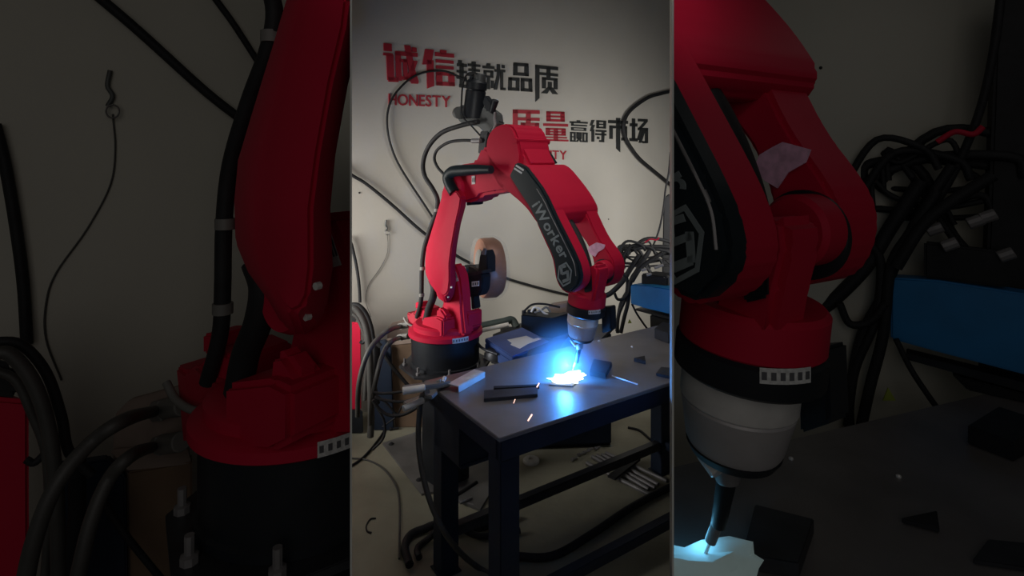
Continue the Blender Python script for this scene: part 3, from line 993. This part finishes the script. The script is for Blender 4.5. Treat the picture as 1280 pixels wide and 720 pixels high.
# irregular white hot plasma
bm = bmesh.new()
bmesh.ops.create_icosphere(bm, subdivisions=5, radius=1.0)
rnd = random.Random(3)
spk = [(Vector((rnd.uniform(-1, 1), rnd.uniform(-.4, .4), rnd.uniform(-.2, 1))).normalized(), rnd.uniform(.08, .45)) for _ in range(26)]
ctr = zt(706, 480) + Vector((0, 0, .020))
for q in bm.verts:
    n = q.co.normalized()
    k = 1.0
    for dv, am in spk:
        k += am * max(0, n.dot(dv)) ** 90
    q.co = ctr + Vector((n.x * .060 * k * (1 + .15 * n.x), n.y * .028 * k, n.z * (.016 + .004 * n.x) * k + n.x * .006))
    q.co.z = max(q.co.z, TZ + .0055)
arc = fin('welding_arc', bm, M['arc'])
tag(arc, 'white hot ragged welding arc burning under the torch tip', 'arc')
for x, y, x2, y2, lab in ((671, 484, 674, 479, 'glowing spark nearest the arc on its left side'), (642, 504, 644, 499, 'faint tiny spark flying above the wide flat bar'),
                          (660, 526, 665, 518, 'pink glowing spark above the near table edge')):
    a = zpt(x, y, TZ + .03)
    b = C0 + (Vector(((x2 - 640) / F, 1, (HZ - y2) / F))) * a.y
    tag(rod(None, 'spark', a, b, .0022 if x != 642 else .0012, M['spark'], None, seg=6), lab, 'spark', 'sparks around the arc')
rod_ = rod(None, 'filler_rod', zt(765, 471) + Vector((0, 0, .0035)), zt(797, 481.5) + Vector((0, 0, .0035)), .003, M['steel'], None, seg=8)
tag(rod_, 'thin bright filler rod lying on the table right of the dark block', 'rod')
bm = bmesh.new()
b_prism(bm, [zt(792, 452) + Vector((0, 0, .0005)), zt(807, 456) + Vector((0, 0, .0005)), zt(806, 449) + Vector((0, 0, .0005))], Vector((0, 0, .016)), .0015)
tag(fin('magnet_square', bm, M['rubber']), 'small black triangular magnet on the right half of the table', 'magnet')
bm = bmesh.new()
b_prism(bm, [q + Vector((0, 0, .0005)) for q in (zt(820, 470), zt(846, 476), zt(846, 464), zt(826, 462))], Vector((0, 0, .012)), .0015)
tag(fin('scrap_plate', bm, M['darksteel']), 'flat dark scrap plate on the table at its near right edge', 'plate')
bm = bmesh.new()
b_prism(bm, [q + Vector((0, 0, .0005)) for q in (zt(818, 423), zt(836, 430), zt(850, 420), zt(828, 414))], Vector((0, 0, .05)), .003)
tag(fin('steel_block', bm, M['rubber']), 'black steel block on the far right end of the table under the blue machine', 'block')
for x, y in ((749, 427), (790, 434)):
    c = zt(x, y)
    bm = bmesh.new()
    b_lathe(bm, c + Vector((0, 0, .0003)), Vector((0, 0, 1)), [(.006, 0), (.006, .004), (.003, .006)], 8)
    tag(fin('steel_nut', bm, M['steel']), 'tiny bright nut on the table ' + ('close behind the torch' if x == 749 else 'in the middle of its right half'), 'nut')

# ------------------------------------------------------------------ under the table, on the floor
rods = [((733, 581), (812, 621)), ((740, 573), (811, 614.5)), ((746, 572), (819, 613)), ((752, 570.5), (823, 608.5)), ((757, 568.5), (834, 604))]
for i, (p, q) in enumerate(rods):
    a, b = fpt(*p), fpt(*q)
    for v in (a, b):
        v.z = .011
    o = rod(None, 'steel_rod', a, b, .0095, M['dullsteel'], None, seg=12)
    tag(o, ['bright steel rod on the floor under the table, nearest the camera', 'second steel rod from the camera in the row of five', 'middle steel rod in the row of five on the floor',
            'fourth steel rod from the camera in the row of five', 'farthest steel rod of the five on the floor, near the table leg'][i], 'rod', 'steel rods on the floor')
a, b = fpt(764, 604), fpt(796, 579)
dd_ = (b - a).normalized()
bm = bmesh.new()  # dark flat strip over the break in the rods
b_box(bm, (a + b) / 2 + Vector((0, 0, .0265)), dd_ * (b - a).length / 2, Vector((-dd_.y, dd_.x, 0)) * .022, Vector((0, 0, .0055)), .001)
tag(fin('dark_strip', bm, M['rubber']), 'dark flat strip across the five steel rods', 'bar')
c = fpt(664, 578)
bm = bmesh.new()
b_lathe(bm, c + Vector((0, 0, .0005)), Vector((0, 0, 1)), [(.040, 0), (.044, .003), (.044, .014), (.040, .018), (.014, .019), (.013, .012)], 24)
tag(fin('tape_roll', bm, M['oldwhite']), 'flat white roll lying on the floor under the table behind the front leg', 'roll')
for x, y, lab in ((718, 576, 'left one'), (726, 570, 'second from left'), (733, 567, 'middle one'), (738, 564, 'fourth from left'), (747, 562, 'rightmost one')):
    c = fpt(x, y)
    bm = bmesh.new()
    b_lathe(bm, c + Vector((0, 0, .0105)) - TA * .02, TA, [(.009, 0), (.009, .012), (.0055, .013), (.0055, .04)], 8)
    tag(fin('bolt', bm, M['dullsteel']), 'loose bolt on the floor behind the rods, ' + lab, 'bolt', 'loose bolts behind the rods')
# tools between the left legs
a, b = fpt(563, 628), fpt(596, 606)
for v in (a, b):
    v.z = .012
tag(rod(None, 'hammer', a, b, .010, M['rubber'], None, seg=10), 'black bar tool on the floor between the left table legs', 'tool')
tl = thing('pliers', fpt(580, 632), 'dark pliers lying open on the floor between the left table legs', 'pliers')
for p, q in (((572, 628), (592, 634)), ((575, 634), (590, 627))):
    a, b = fpt(*p), fpt(*q)
    a.z = b.z = .008 if p[0] == 572 else .018
    rod(None, 'handle', a, b, .006, M['dullsteel'], tl, seg=8)
bm = bmesh.new()
bmesh.ops.create_uvsphere(bm, u_segments=12, v_segments=8, radius=.018)
for q in bm.verts:
    q.co = q.co + fpt(566, 622) + Vector((0, 0, .018))
tag(fin('steel_ball', bm, M['oldwhite']), 'small pale ball on the floor beside the rear left table leg', 'ball')
# thick black hoses on the floor by the left leg
tag(tube(None, 'floor_hose', [fpt(x, y) + Vector((0, 0, h)) for x, y, h in ((512, 712, .02), (506, 690, .02), (514, 674, .02), (530, 667, .02), (548, 664, .03), (580, 668, .03), (605, 664, .02), (640, 650, .02))],
         .017, M['rubber']), 'thick black hose curving over the floor in front of the left table leg', 'hose')
tag(tube(None, 'floor_hose', [fpt(x, y) + Vector((0, 0, h)) for x, y, h in ((524, 702, .016), (522, 690, .016), (535, 680, .02), (560, 672, .06), (600, 676, .02), (650, 668, .016))],
         .013, M['rubber']), 'second black hose lying just inside the thick one by the left leg', 'hose')
tag(tube(None, 'floor_hose', [fpt(x, y) + Vector((0, 0, .016)) for x, y in ((640, 700), (690, 700), (740, 672), (790, 638), (840, 612), (880, 600))],
         .016, M['rubber']), 'black hose on the floor along the near side under the table', 'hose')
tag(tube(None, 'floor_cable', [fpt(x, y) + Vector((0, 0, .007)) for x, y in ((439, 584), (452, 575), (466, 560), (480, 540), (486, 520), (478, 505))], .006, M['rubber']),
    'thin black cable curving over the floor at the left edge', 'cable')
tag(tube(None, 'floor_cable', [fpt(x, y) + Vector((0, 0, .0055)) for x, y in ((440, 574), (458, 576), (475, 584), (490, 600), (499, 625), (499, 700))], .0045, M['greyrub']),
    'thin cable running over the open concrete floor towards the camera', 'cable')
tag(tube(None, 'wire_offcut', [fpt(x, y) + Vector((0, 0, .004)) for x, y in ((470, 649), (463, 650), (458, 658), (459, 665), (464, 667))], .0035, M['rubber']),
    'small bent wire offcut on the floor at lower left', 'wire')
tag(tube(None, 'floor_cable', [fpt(x, y) + Vector((0, 0, .008)) for x, y in ((842, 556), (830, 552), (815, 552), (800, 540), (785, 536))], .007, M['rubber']),
    'black cable on the floor behind the right rear table leg', 'cable')
tag(tube(None, 'floor_cable', [fpt(838, 540) + Vector((0, 0, .009)), fpt(825, 552) + Vector((0, 0, .009)), fpt(818, 566) + Vector((0, 0, .009)), fpt(832, 582) + Vector((0, 0, .009)), fpt(848, 590) + Vector((0, 0, .009))], .008, M['greyrub']),
    'grey cable curving on the floor right of the right rear table leg', 'cable')


# ------------------------------------------------------------------ things behind the table
bz = 0.66
ben = thing('steel_bench', (0.10, 2.86, 0), 'closed dark low bench behind the welding table carrying a blue case', 'bench')
bpts = [(614, 449), (640, 455), (745, 430), (770, 405), (650, 404), (616, 418)]
pp = [zpt(x, y, bz) for x, y in bpts]
poly_up('benchtop', [(q.x, q.y) for q in pp], bz - .02, bz, M['darksteel'], ben)
f0, f1 = fpt(629, 565), fpt(764, 560)
bd_ = Vector((-.02, .19, 0))
poly_up('bench_body', [(q.x, q.y) for q in (f0, f1, f1 + bd_, f0 + bd_)], .03, bz - .0205, M['navy'], ben)
bd0 = Vector((0, .03, 0))
poly_up('plinth', [(q.x, q.y) for q in (f0 + bd0, f1 + bd0, f1 + bd_, f0 + bd_)], 0, .0295, M['black'], ben)
# blue case with a white paper on its lid
cz0, cz1 = bz + .0005, bz + .075
cp = [zpt(x, y, cz1) for x, y in ((606, 423), (641, 446), (688, 427), (653, 409))]
case = thing('tool_case', ((cp[0] + cp[2]) / 2).xy.to_3d() + Vector((0, 0, cz0)), 'flat dark blue case with a white paper on its lid behind the table', 'case')
poly_up('case_body', [(q.x, q.y) for q in cp], cz0, cz1 - .022, M['case'], case, bevel=.004)
poly_up('case_lid', [(q.x, q.y) for q in cp], cz1 - .0215, cz1, M['case'], case, bevel=.004)
pa = [zpt(x, y, cz1) for x, y in ((634, 425), (640, 429), (638, 431), (650, 436), (660, 430), (677, 424), (673, 422.5), (667, 424), (658, 420))]
poly_up('paper_sheet', [(q.x, q.y) for q in pa], cz1 + .0004, cz1 + .0014, M['paper'], case)
bk = bmesh.new()
q4 = [zpt(x, y, cz1 + .001) for x, y in ((659, 446), (700, 436), (712, 420), (680, 423), (660, 431))]
b_prism(bk, [Vector((q.x, q.y, bz + .0005)) for q in q4], Vector((0, 0, .074)), .004)
dk = fin('dark_case', bk, M['navy'])
dk.location = (0, 0, 0)
tag(dk, 'low dark blue box between the blue case and the torch', 'box')


def pbox(V, name, pxs, d0, back, m, par=None, bevel=.006):
    """front outline px (x,y[,d]) at depth d0, given a depth vector"""
    bm = bmesh.new()
    b_prism(bm, [V.at(p[0], p[1], p[2] if len(p) > 2 else d0) for p in pxs], back, bevel)
    return fin(name, bm, m, par, V)


bat = thing('power_unit', VC.at(680, 415, 3.05), 'black power unit with loose wires on top behind the blue case', 'power unit')
pbox(VC, 'unit_body', [(651, 393, 3.06), (690, 398, 2.97), (714, 391, 3.08), (714, VC.yz(714, 3.08, .662), 3.08), (690, VC.yz(690, 2.97, .662), 2.97), (651, VC.yz(651, 3.06, .662), 3.06)], 3.0, Vector((.05, .10, 0)), M['black'], bat)
for i, x in enumerate((655, 662, 668)):
    rod(VC, 'terminal', VC.at(x, 394 - i * .5, 3.1), VC.at(x, 388 - i, 3.1), .012, M['black'], bat, seg=12)
for i, pts in enumerate((((664, 390), (668, 384), (675, 386), (680, 391), (690, 396)), ((668, 391), (676, 388), (683, 384), (688, 390)), ((655, 389), (665, 381), (680, 380), (700, 384)))):
    tube(VC, 'unit_wire', [VC.at(x, y, 3.06) for x, y in pts], .006, (M['oldwhite'], M['grey'], M['rubber'])[i], bat, 8)
cb = pbox(VC, 'cardboard_box', [(684, 383), (712, 378), (714, VC.yz(714, 3.2, .662)), (690, VC.yz(690, 3.2, .662))], 3.2, Vector((.03, .08, 0)), M['cardlight'])
tag(cb, 'flattened brown cardboard box behind the black power unit', 'box')
tag(tube(VC, 'cable_duct', [VC.at(x, y, d) for x, y, d in ((600, 408, 3.2), (615, 405, 3.2), (630, 402, 3.2), (640, 400, 3.22), (646, 409, 3.2))], .022, M['hosegreen']),
    'dark green duct behind the robot base', 'duct')
tag(rod(VC, 'pale_tube', VC.at(600, 413.5, 3.1), VC.at(636, 405.5, 3.1), .012, M['oldwhite'], None), 'pale tube lying below the dark green duct behind the robot', 'tube')
tag(tube(VC, 'ground_cable', [VC.at(x, y, d) for x, y, d in ((592, 415, 2.95), (598, 430, 2.75), (606, 437, 2.65), (614, 440, 2.62), (622, 443, 2.6))], .007, M['darksteel']),
    'thin grey cable hanging from the robot base to the bench', 'cable')
bm = bmesh.new()
dc = zpt(622, 448, bz)
b_lathe(bm, dc + Vector((0, 0, .0008)), Vector((0, 0, 1)), [(.055, 0), (.06, .004), (.06, .03), (.05, .045), (.02, .05)], 28)
tag(fin('round_base', bm, M['darksteel']), 'round dark grey base on the bench left of the blue case', 'base')


# ------------------------------------------------------------------ cables on the wall, left and right sides (centre and booths)
def wallpt(V, x, y, gap=.012):
    if V.side == 'c':
        return wpt(x, y, gap)
    r = V.ray(x, y)
    if V.side == 'l':
        return C0 + r * ((1.75 - gap) / B.dot(r))
    return C0 + r * (2.05 - gap)


def wall_cable(V, name, pts, r, m, label, cat='cable', gap=.012):
    f = 1.0 if V.side == 'c' else 0.75
    tag(tube(V, name, [wallpt(V, x, y, gap * f + r * f) for x, y in pts], r * f * (1.6 if V.side != 'c' else 1), m), label, cat)


def left_side(V, wh, full):
    wall_cable(V, 'wall_cable', [(428, 208), (440, 219), (458, 230), (490, 256), (520, 283), (538, 297)] + ([(580, 325), (628, 346), (660, 356), (690, 364), (712, 369)] if full else []),
               .0105, M['rubber'], 'thick black cable sagging diagonally across the wall behind the robot' if full else 'thick black cable sagging across the wall of the left booth')
    if full:
        wall_cable(V, 'wall_cable', [(596, 108), (576, 97), (560, 90), (545, 88.5), (525, 92), (508, 102), (492, 120), (485, 138), (484, 158), (488, 180), (497, 203), (512, 228), (528, 252), (545, 278)],
                   .0075, M['rubber'], 'thin black cable looping in front of the red wall lettering')
    else:
        wall_cable(V, 'wall_cable', [(512, 228), (522, 244), (532, 258), (546, 280)], .0075, M['rubber'], 'thin black cable at the top of the left booth running behind the arm')
    wall_cable(V, 'hanging_wire', [(484, 292), (485, 306), (483, 320), (474, 337), (462, 354), (458, 366), (458, 380), (464, 396)], .0018, M['greyrub'],
               'thin wire hanging from a wall hook ' + wh, 'wire', gap=.004)
    hk = thing('wall_hook', wallpt(V, 483, 280, 0), 'small twisted metal hook on the wall ' + wh, 'hook')
    f = 1.0 if V.side == 'c' else .9
    tube(V, 'hook_shank', [wallpt(V, x, y, .008) for x, y in ((483, 275), (482, 281), (484, 285), (482, 289))], .006 * f, M['feeder'], hk, 8)
    tube(V, 'hook_ring', [wallpt(V, 484 + 2.6 * math.sin(a), 291 - 2.6 * math.cos(a), .016) for a in [i * math.pi / 4 for i in range(9)]], .0025 * f, M['dullsteel'], hk, 6)
    # red welding machine at the left edge
    sgn = V.s
    D = 3.28
    md = thing('welding_machine', V.at(438, 470, D).xy.to_3d(), 'red welding machine with black top at the left edge ' + wh, 'machine')
    Y0 = V.yz(444, D)
    back = Vector((-.12, .10, 0)) if full else Vector((-.12, .06, 0))
    bh = Y0 - (Y0 - 500) * .7 if full else Y0 - 20
    pbox(V, 'machine_body', [(452, 404), (452.5, bh), (430, bh), (430, 402)], D, back, M['red'], md, .008)
    pbox(V, 'machine_top', [(448, 390), (450, 403.6), (430, 401.6), (430, 387)], D, back * .8, M['rubber'], md, .012)
    pbox(V, 'machine_base', [(454, bh + .3), (455, Y0), (430, Y0), (430, bh + .3)], D, back, M['black'], md, .006)
    # cables hung on the machine
    cb = (
        ([(436, 386), (444, 386), (453, 397), (459, 415), (462, 440), (463, 480), (464, 520 if full else 500), (463, 546 if full else 506)], 4.2, 3.02, 'outermost'),
        ([(436, 381), (448, 382), (458, 393), (464, 410), (467, 424), (476, 433)], 3.0, 3.10, 'uppermost'),
        ([(437, 392), (446, 396), (452, 408), (458, 425), (459, 450), (457, 480), (456, 500)], 2.6, 3.14, 'innermost'),
        ([(452, 410), (458, 412), (460, 420), (454, 428), (450, 427)], 2.2, 3.18, 'small looped'),
        ([(470, 425), (470, 450), (466, 480), (470, 505)], 5.0, 3.2, 'thick dark'),
        ([(478, 440), (488, 455), (500, 470), (512, 484)], 2.2, 3.3, 'slanting'),
    )
    for pts, r, d, nm in cb:
        r *= 1.0 if full else .48
        tag(tube(V, 'machine_cable', [V.at(x, y, d) for x, y in pts], V.r(r, d), M['rubber'] if nm not in ('outermost', 'innermost') else M['greyrub']),
            nm + ' cable of those hung by the red machine ' + wh, 'cable', 'cables by the red machine ' + wh)
    if full:
        for k, (pts, r) in enumerate((([(466, 490), (478, 492), (500, 490), (522, 486)], 1.6), ([(468, 497), (485, 501), (505, 502), (525, 496)], 1.8),
                                     ([(466, 500), (475, 512), (487, 519), (505, 518), (524, 508)], 2.0), ([(470, 494), (482, 503), (492, 514), (500, 522)], 1.4),
                                     ([(468, 505), (476, 517), (481, 530), (479, 548), (466, 562)], 1.6), ([(502, 508), (496, 520), (486, 528), (478, 534)], 1.0))):
            tag(tube(V, 'tangled_cable', [V.at(x, y, 2.45 + .05 * k) for x, y in pts], V.r(r, 2.5), M['rubber']),
                ['highest', 'second highest', 'widest sagging', 'steep', 'longest drooping', 'thinnest'][k] + ' black cable of the tangle left of the earth clamp', 'cable', 'tangled cables left of the table')
    # cardboard box and a board leaning on the wall
    D = 3.5
    Y0 = V.yz(500, D)
    q = 1 if full else .4
    bd = pbox(V, 'leaning_board', [(484, 420, D + .08), (485, 409, D + .1), (490, 404, D + .1), (512, 398, D + .1), (513, V.yz(513, D + .02), D + .02), (484, V.yz(484, D + .02), D + .02)],
              D, Vector((.0, .02, 0)), M['cardlight'], None, .002)
    tag(bd, 'brownish board leaning behind the hose glands of the robot ' + wh, 'board')
    cbx = thing('cardboard_box', V.at(508, 470, D).xy.to_3d(), 'brown cardboard box standing left of the robot base ' + wh, 'box')
    D, xr = (3.36, 540) if full else (3.5, 517)
    bk2 = V.at(510, 420, D).xy.normalized().to_3d() * .09 * (1 if full else .5)
    pbox(V, 'box_front', [(490, 432), (xr - 2, 428), (xr, V.yz(xr, D)), (494, V.yz(494, D))], D, bk2, M['card'], cbx, .003)
    pbox(V, 'box_flap', [(483, 424, D + .05), (512, 421, D + .08), (514, 429, D), (490, 431.5, D)], D, Vector((.0, .008, .002)), M['cardlight'], cbx, .001)
    dp = pbox(V, 'dark_panel', [(460, 430), (482, 427), (489, 434), (492, V.yz(490, D - .04)), (462, V.yz(462, D - .04))], D - .04, bk2 * .6, M['navy'], None, .004)  # vague dark upright piece, shaped as a panel
    tag(dp, 'dark blue cabinet standing between the red machine and the cardboard box ' + wh, 'panel')


left_side(VC, 'in the middle cell', True)
left_side(VL, 'in the left booth', False)
wall_cable(VC, 'wall_cable', [(436, 296), (441, 312), (446, 335), (449, 358), (450, 378)], .010, M['rubber'], 'black cable hanging down the wall at the left edge of the cell')
wall_cable(VL, 'wall_cable', [(438, 296), (442, 312), (446, 335), (449, 358), (450.5, 382)], .010, M['rubber'], 'black cable hanging down at the far left of the left booth')


def right_side(V, wh, full):
    if full:
        wall_cable(V, 'wall_cable', [(858, 108), (842, 113), (826, 117), (812, 121), (796, 131), (784, 143), (779.5, 157), (782, 172), (789, 185), (801, 200), (820, 216), (842, 234)],
                   .017, M['rubber'], 'black cable looping down the wall beside the last black character')
    dm = (lambda d: d) if full else (lambda d: 4.72 + (d - 3.2) * .3)
    # dark post
    zb = .002 if full else RZ + .001
    D = dm(3.85)
    po = pbox(V, 'dark_post', [(829, 262), (831, 246), (836, 242), (856, 240), (856, V.yz(856, D, zb)), (824, V.yz(824, D, zb))], D, Vector((.05, .10, 0)) if full else Vector((.03, .06, 0)), M['rubber'], None, .008)
    tag(po, 'tall dark post wrapped in black sheet ' + wh, 'post')
    D = dm(3.6)
    tag(tube(V, 'hanging_cable', [V.at(x, y, D) for x, y in ((838, 190), (836, 215), (832, 236), (829, 262), (823, 290), (812, 316), (800, 335))], V.r(1.2, D), M['rubber']),
        'thin cable hanging before the dark post ' + wh, 'cable')
    # blue machine
    bl = thing('blue_machine', V.at(820, 380, dm(3.2)), 'bright blue machine box with black sockets on top ' + wh, 'machine')
    back = Vector((.22, .16, 0)) if full else Vector((.05, .07, 0))
    d0, d1, d2 = dm(3.35), dm(3.2), dm(2.95)
    pbox(V, 'machine_body', [(788, 356, d0), (788, 380, d0), (806, 385, d1), (852, 397, d2), (852, 364, d2), (806, 357, d1)], d1, back, M['blue'], bl, .006)
    pbox(V, 'machine_tray', [(794, 385.5, d0), (852, 400, d2), (852, 404, d2), (794, 388, d0)], d1, back * .8, M['black'], bl, .003)
    pbox(V, 'machine_stand', [(812, 394, dm(3.25)), (852, 404.5, dm(3.0)), (852, V.yz(852, dm(3.0), zb), dm(3.0)), (818, V.yz(818, dm(3.25), zb), dm(3.25))], d1, back * .7, M['rubber'], bl, .004)
    pbox(V, 'socket_block', [(801, 342, dm(3.32)), (834, 346, dm(3.15)), (834, 360, dm(3.15)), (801, 356, dm(3.32))], d1, back * .5, M['rubber'], bl, .008)
    for i, (x, y) in enumerate(((805, 337), (811, 343), (821, 334), (826, 332), (833, 347))):
        rod(V, 'plug', V.at(x - 3, y + 1, dm(3.18)), V.at(x + 3, y - 1, dm(3.18)), V.r(1.8, d1), M['dullsteel'], bl, seg=10)
    rnd = random.Random(11)
    tang = []
    for k in range(14):
        x0, y0 = rnd.uniform(770, 790), rnd.uniform(306, 334)
        x1, y1 = rnd.uniform(798, 845), rnd.uniform(298, 338)
        tang.append((x0, y0, (x0 + x1) / 2 + rnd.uniform(-6, 6), min(y0, y1) + rnd.uniform(-4, 12), x1, y1, rnd.uniform(1.0, 2.4)))
    tang.sort(key=lambda t: t[2])
    for k, (x0, y0, mx, my, x1, y1, r) in enumerate(tang):
        D = dm(3.5) + .02 * k
        r *= 1.0 if full else .7
        tag(tube(V, 'tangled_cable', [V.at(x, y, D) for x, y in ((x0, y0 + 12), (x0, y0), (mx, my), (x1, y1), (x1 + 6, y1 + 8))], V.r(r, D), M['rubber']),
            'tangle cable with its bend %s from the left %s' % (('first', 'second', 'third', 'fourth', 'fifth', 'sixth', 'seventh', 'eighth', 'ninth', 'tenth', 'eleventh', 'twelfth', 'thirteenth', 'last')[k], wh),
            'cable', 'cable tangle above the blue machine ' + wh)
    hang = (((800, 318), (788, 336), (778, 352), (764, 366), (756, 370)), ((812, 312), (800, 330), (792, 346), (784, 364), (776, 380), (772, 402), (772, 416)),
            ((772, 322), (778, 340), (784, 350), (782, 372), (774, 392), (771, 414)), ((806, 322), (796, 338), (788, 352), (785, 378), (780, 398), (776, 416)),
            ((768, 366), (772, 374), (780, 373), (786, 366)), ((790, 380), (796, 392), (804, 404), (810, 412)), ((828, 316), (812, 326), (800, 336), (790, 352)))
    nm = ('thickest cable running to the wrist', 'longest drooping cable', 'drooping cable starting at the left tip', 'straight steep cable', 'small cable loop', 'thin cable slanting under the blue box', 'short upper cable')
    for k, pts in enumerate(hang):
        D = dm(3.5) - .02 * k
        tag(tube(V, 'hanging_cable', [V.at(x, y, D) for x, y in pts], V.r((3.2, 2.2, 2.0, 2.4, 1.8, 1.3, 2.6)[k], D) * (1.0 if full else .7), M['rubber']),
            nm[k] + ' ' + wh, 'cable', 'cables drooping left of the blue machine ' + wh)
    D = dm(3.3)
    tag(pbox(V, 'warning_tag', [(785, 404), (787, 399), (790, 404)], D, Vector((.0, .004, 0)), M['yellow'], None, .0), 'small yellow green tag among the cables ' + wh, 'tag')
    tag(tube(V, 'red_lead', [V.at(x, y, D) for x, y in ((806, 303), (813, 299), (820, 300), (824, 297))], V.r(.9, D), M['red']), 'thin red lead on top of the cable tangle ' + wh, 'cable')


RZ = 0.85
right_side(VC, 'at the right of the middle cell', True)
right_side(VR, 'in the right booth', False)
# small dark marks where screws sit in the walls
for V, x, y, lab in ((VC, 760.5, 274, 'tiny dark screw in the back wall right of the robot forearm'), (VR, 760.5, 274, 'tiny dark screw in the rear wall of the right booth'),
                     (VC, 449, 241, 'tiny dark screw in the back wall near the left edge')):
    p = wallpt(V, x, y, 0.0)
    nn = -B if V.side == 'c' else Vector((0, -1, 0))
    tag(lathe(V, 'wall_screw', p, nn, [(.006, 0), (.006, .003), (.003, .005)], M['rubber'], None, 8), lab, 'screw')

# ------------------------------------------------------------------ the work table of the right booth
RZ = 0.85


def rzt(x, y):
    X, Y = VR.px(x, y)
    d = (CH - RZ) / ((Y - HZ) / F)
    return Vector(((X - 640) / F * d, d, RZ))


nb = [(RX * .78 + .003, .78), (1.05, .78)]
q1, q2 = rzt(702, 430), rzt(848, 396)
rt = thing('welding_table', (0.85, 1.2, 0), 'wide dark grey steel worktable in the right booth', 'table')
back0 = (RX * q1.y + .004, q1.y)
poly_up('tabletop', [nb[0], nb[1], (q2.x, min(q2.y, 2.0)), back0], RZ - .016, RZ, M['top'], rt)
for p in ((.33, .84), (1.0, .86), (1.55, 1.6), (.55, 1.42)):
    obox('leg', p, (1, 0, 0), .07, .07, 0, RZ - .0165, M['navy'], rt)
for c, a, l in (((.665, .81), (1, 0), .64), ((1.05, 1.5), (1.0, .18), .95)):
    obox('apron', c, (a[0], a[1], 0), l, .02, RZ - .09, RZ - .017, M['navy'], rt)


def rprism(name, px, h, m, label, cat):
    bm = bmesh.new()
    b_prism(bm, [rzt(x, y) + Vector((0, 0, .0006)) for x, y in px], Vector((0, 0, h)), .002)
    o = fin(name, bm, m, None, VR)
    tag(o, label, cat)


rprism('magnet_square', [(792, 452), (807, 456), (806, 449)], .012, M['rubber'], 'small black triangular magnet on the table of the right booth', 'magnet')
rprism('steel_block', [(730, 470), (752, 474), (758, 456), (735, 450)], .03, M['darksteel'], 'dark steel block on the table of the right booth', 'block')
rprism('scrap_plate', [(820, 468), (846, 472), (846, 462), (826, 460)], .010, M['darksteel'], 'flat dark scrap plate on the table of the right booth', 'plate')
rprism('steel_block', [(818, 421), (836, 428), (850, 420), (830, 413)], .05, M['rubber'], 'black block at the far right end of the right booth table', 'block')
for x, y in ((749, 427), (791, 434)):
    bm = bmesh.new()
    b_lathe(bm, rzt(x, y) + Vector((0, 0, .0005)), Vector((0, 0, 1)), [(.006, 0), (.006, .004), (.003, .006)], 8)
    tag(fin('steel_nut', bm, M['steel']), 'tiny bright nut on the right booth table ' + ('near the torch' if x == 749 else 'towards its middle'), 'nut')
# faint arc glow at the torch of the right booth
bm = bmesh.new()
bmesh.ops.create_icosphere(bm, subdivisions=3, radius=1.0)
ctr = rzt(711, 473) + Vector((0, 0, .012))
for q in bm.verts:
    n = q.co.normalized()
    k = 1.0
    for dv, am in spk:
        k += am * max(0, n.dot(dv)) ** 40
    q.co = ctr + Vector((n.x * .10 * k, n.y * .04 * k, n.z * .03 * k))
    q.co.z = max(q.co.z, RZ + .001)
tag(fin('welding_arc', bm, M['arcdim'], None, VR), 'faint pale arc glow on the right booth table under the torch', 'arc')
lamp('arc_light_right', 'POINT', rzt(713, 470) + Vector((0, 0, .07)), None, 0.12, (0.15, 0.55, 0.9), shadow_soft_size=0.02)

# ------------------------------------------------------------------ haze volume added to make the blue halo round the arc
fm = bpy.data.materials.new('glow_haze')
fm.use_nodes = True
nt = fm.node_tree
for n in list(nt.nodes):
    if n.type != 'OUTPUT_MATERIAL':
        nt.nodes.remove(n)
out = [n for n in nt.nodes if n.type == 'OUTPUT_MATERIAL'][0]
vs = nt.nodes.new('ShaderNodeVolumeScatter')
vs.inputs['Color'].default_value = (0.50, 0.76, 1.0, 1)
vs.inputs['Anisotropy'].default_value = 0.2
tc = nt.nodes.new('ShaderNodeTexCoord')
vm = nt.nodes.new('ShaderNodeVectorMath')
vm.operation = 'LENGTH'
nt.links.new(tc.outputs['Object'], vm.inputs[0])
mr = nt.nodes.new('ShaderNodeMapRange')
mr.interpolation_type = 'SMOOTHSTEP'
mr.inputs['From Min'].default_value = 0.02
mr.inputs['From Max'].default_value = 0.22
mr.inputs['To Min'].default_value = 4.0
mr.inputs['To Max'].default_value = 0.0
nt.links.new(vm.outputs['Value'], mr.inputs['Value'])
nt.links.new(mr.outputs['Result'], vs.inputs['Density'])
nt.links.new(vs.outputs['Volume'], out.inputs['Volume'])
bm = bmesh.new()
bmesh.ops.create_icosphere(bm, subdivisions=3, radius=0.25)
zc_ = TZ + .03
for q in bm.verts:
    q.co.z = max(q.co.z, TZ + .002 - zc_)
fo = fin('glow_haze', bm, fm)
fo.location = (zt(706, 470).x, zt(706, 470).y, zc_)
fo['kind'] = 'stuff'
tag(fo, 'added bluish haze making the glow around the bright arc', 'haze')
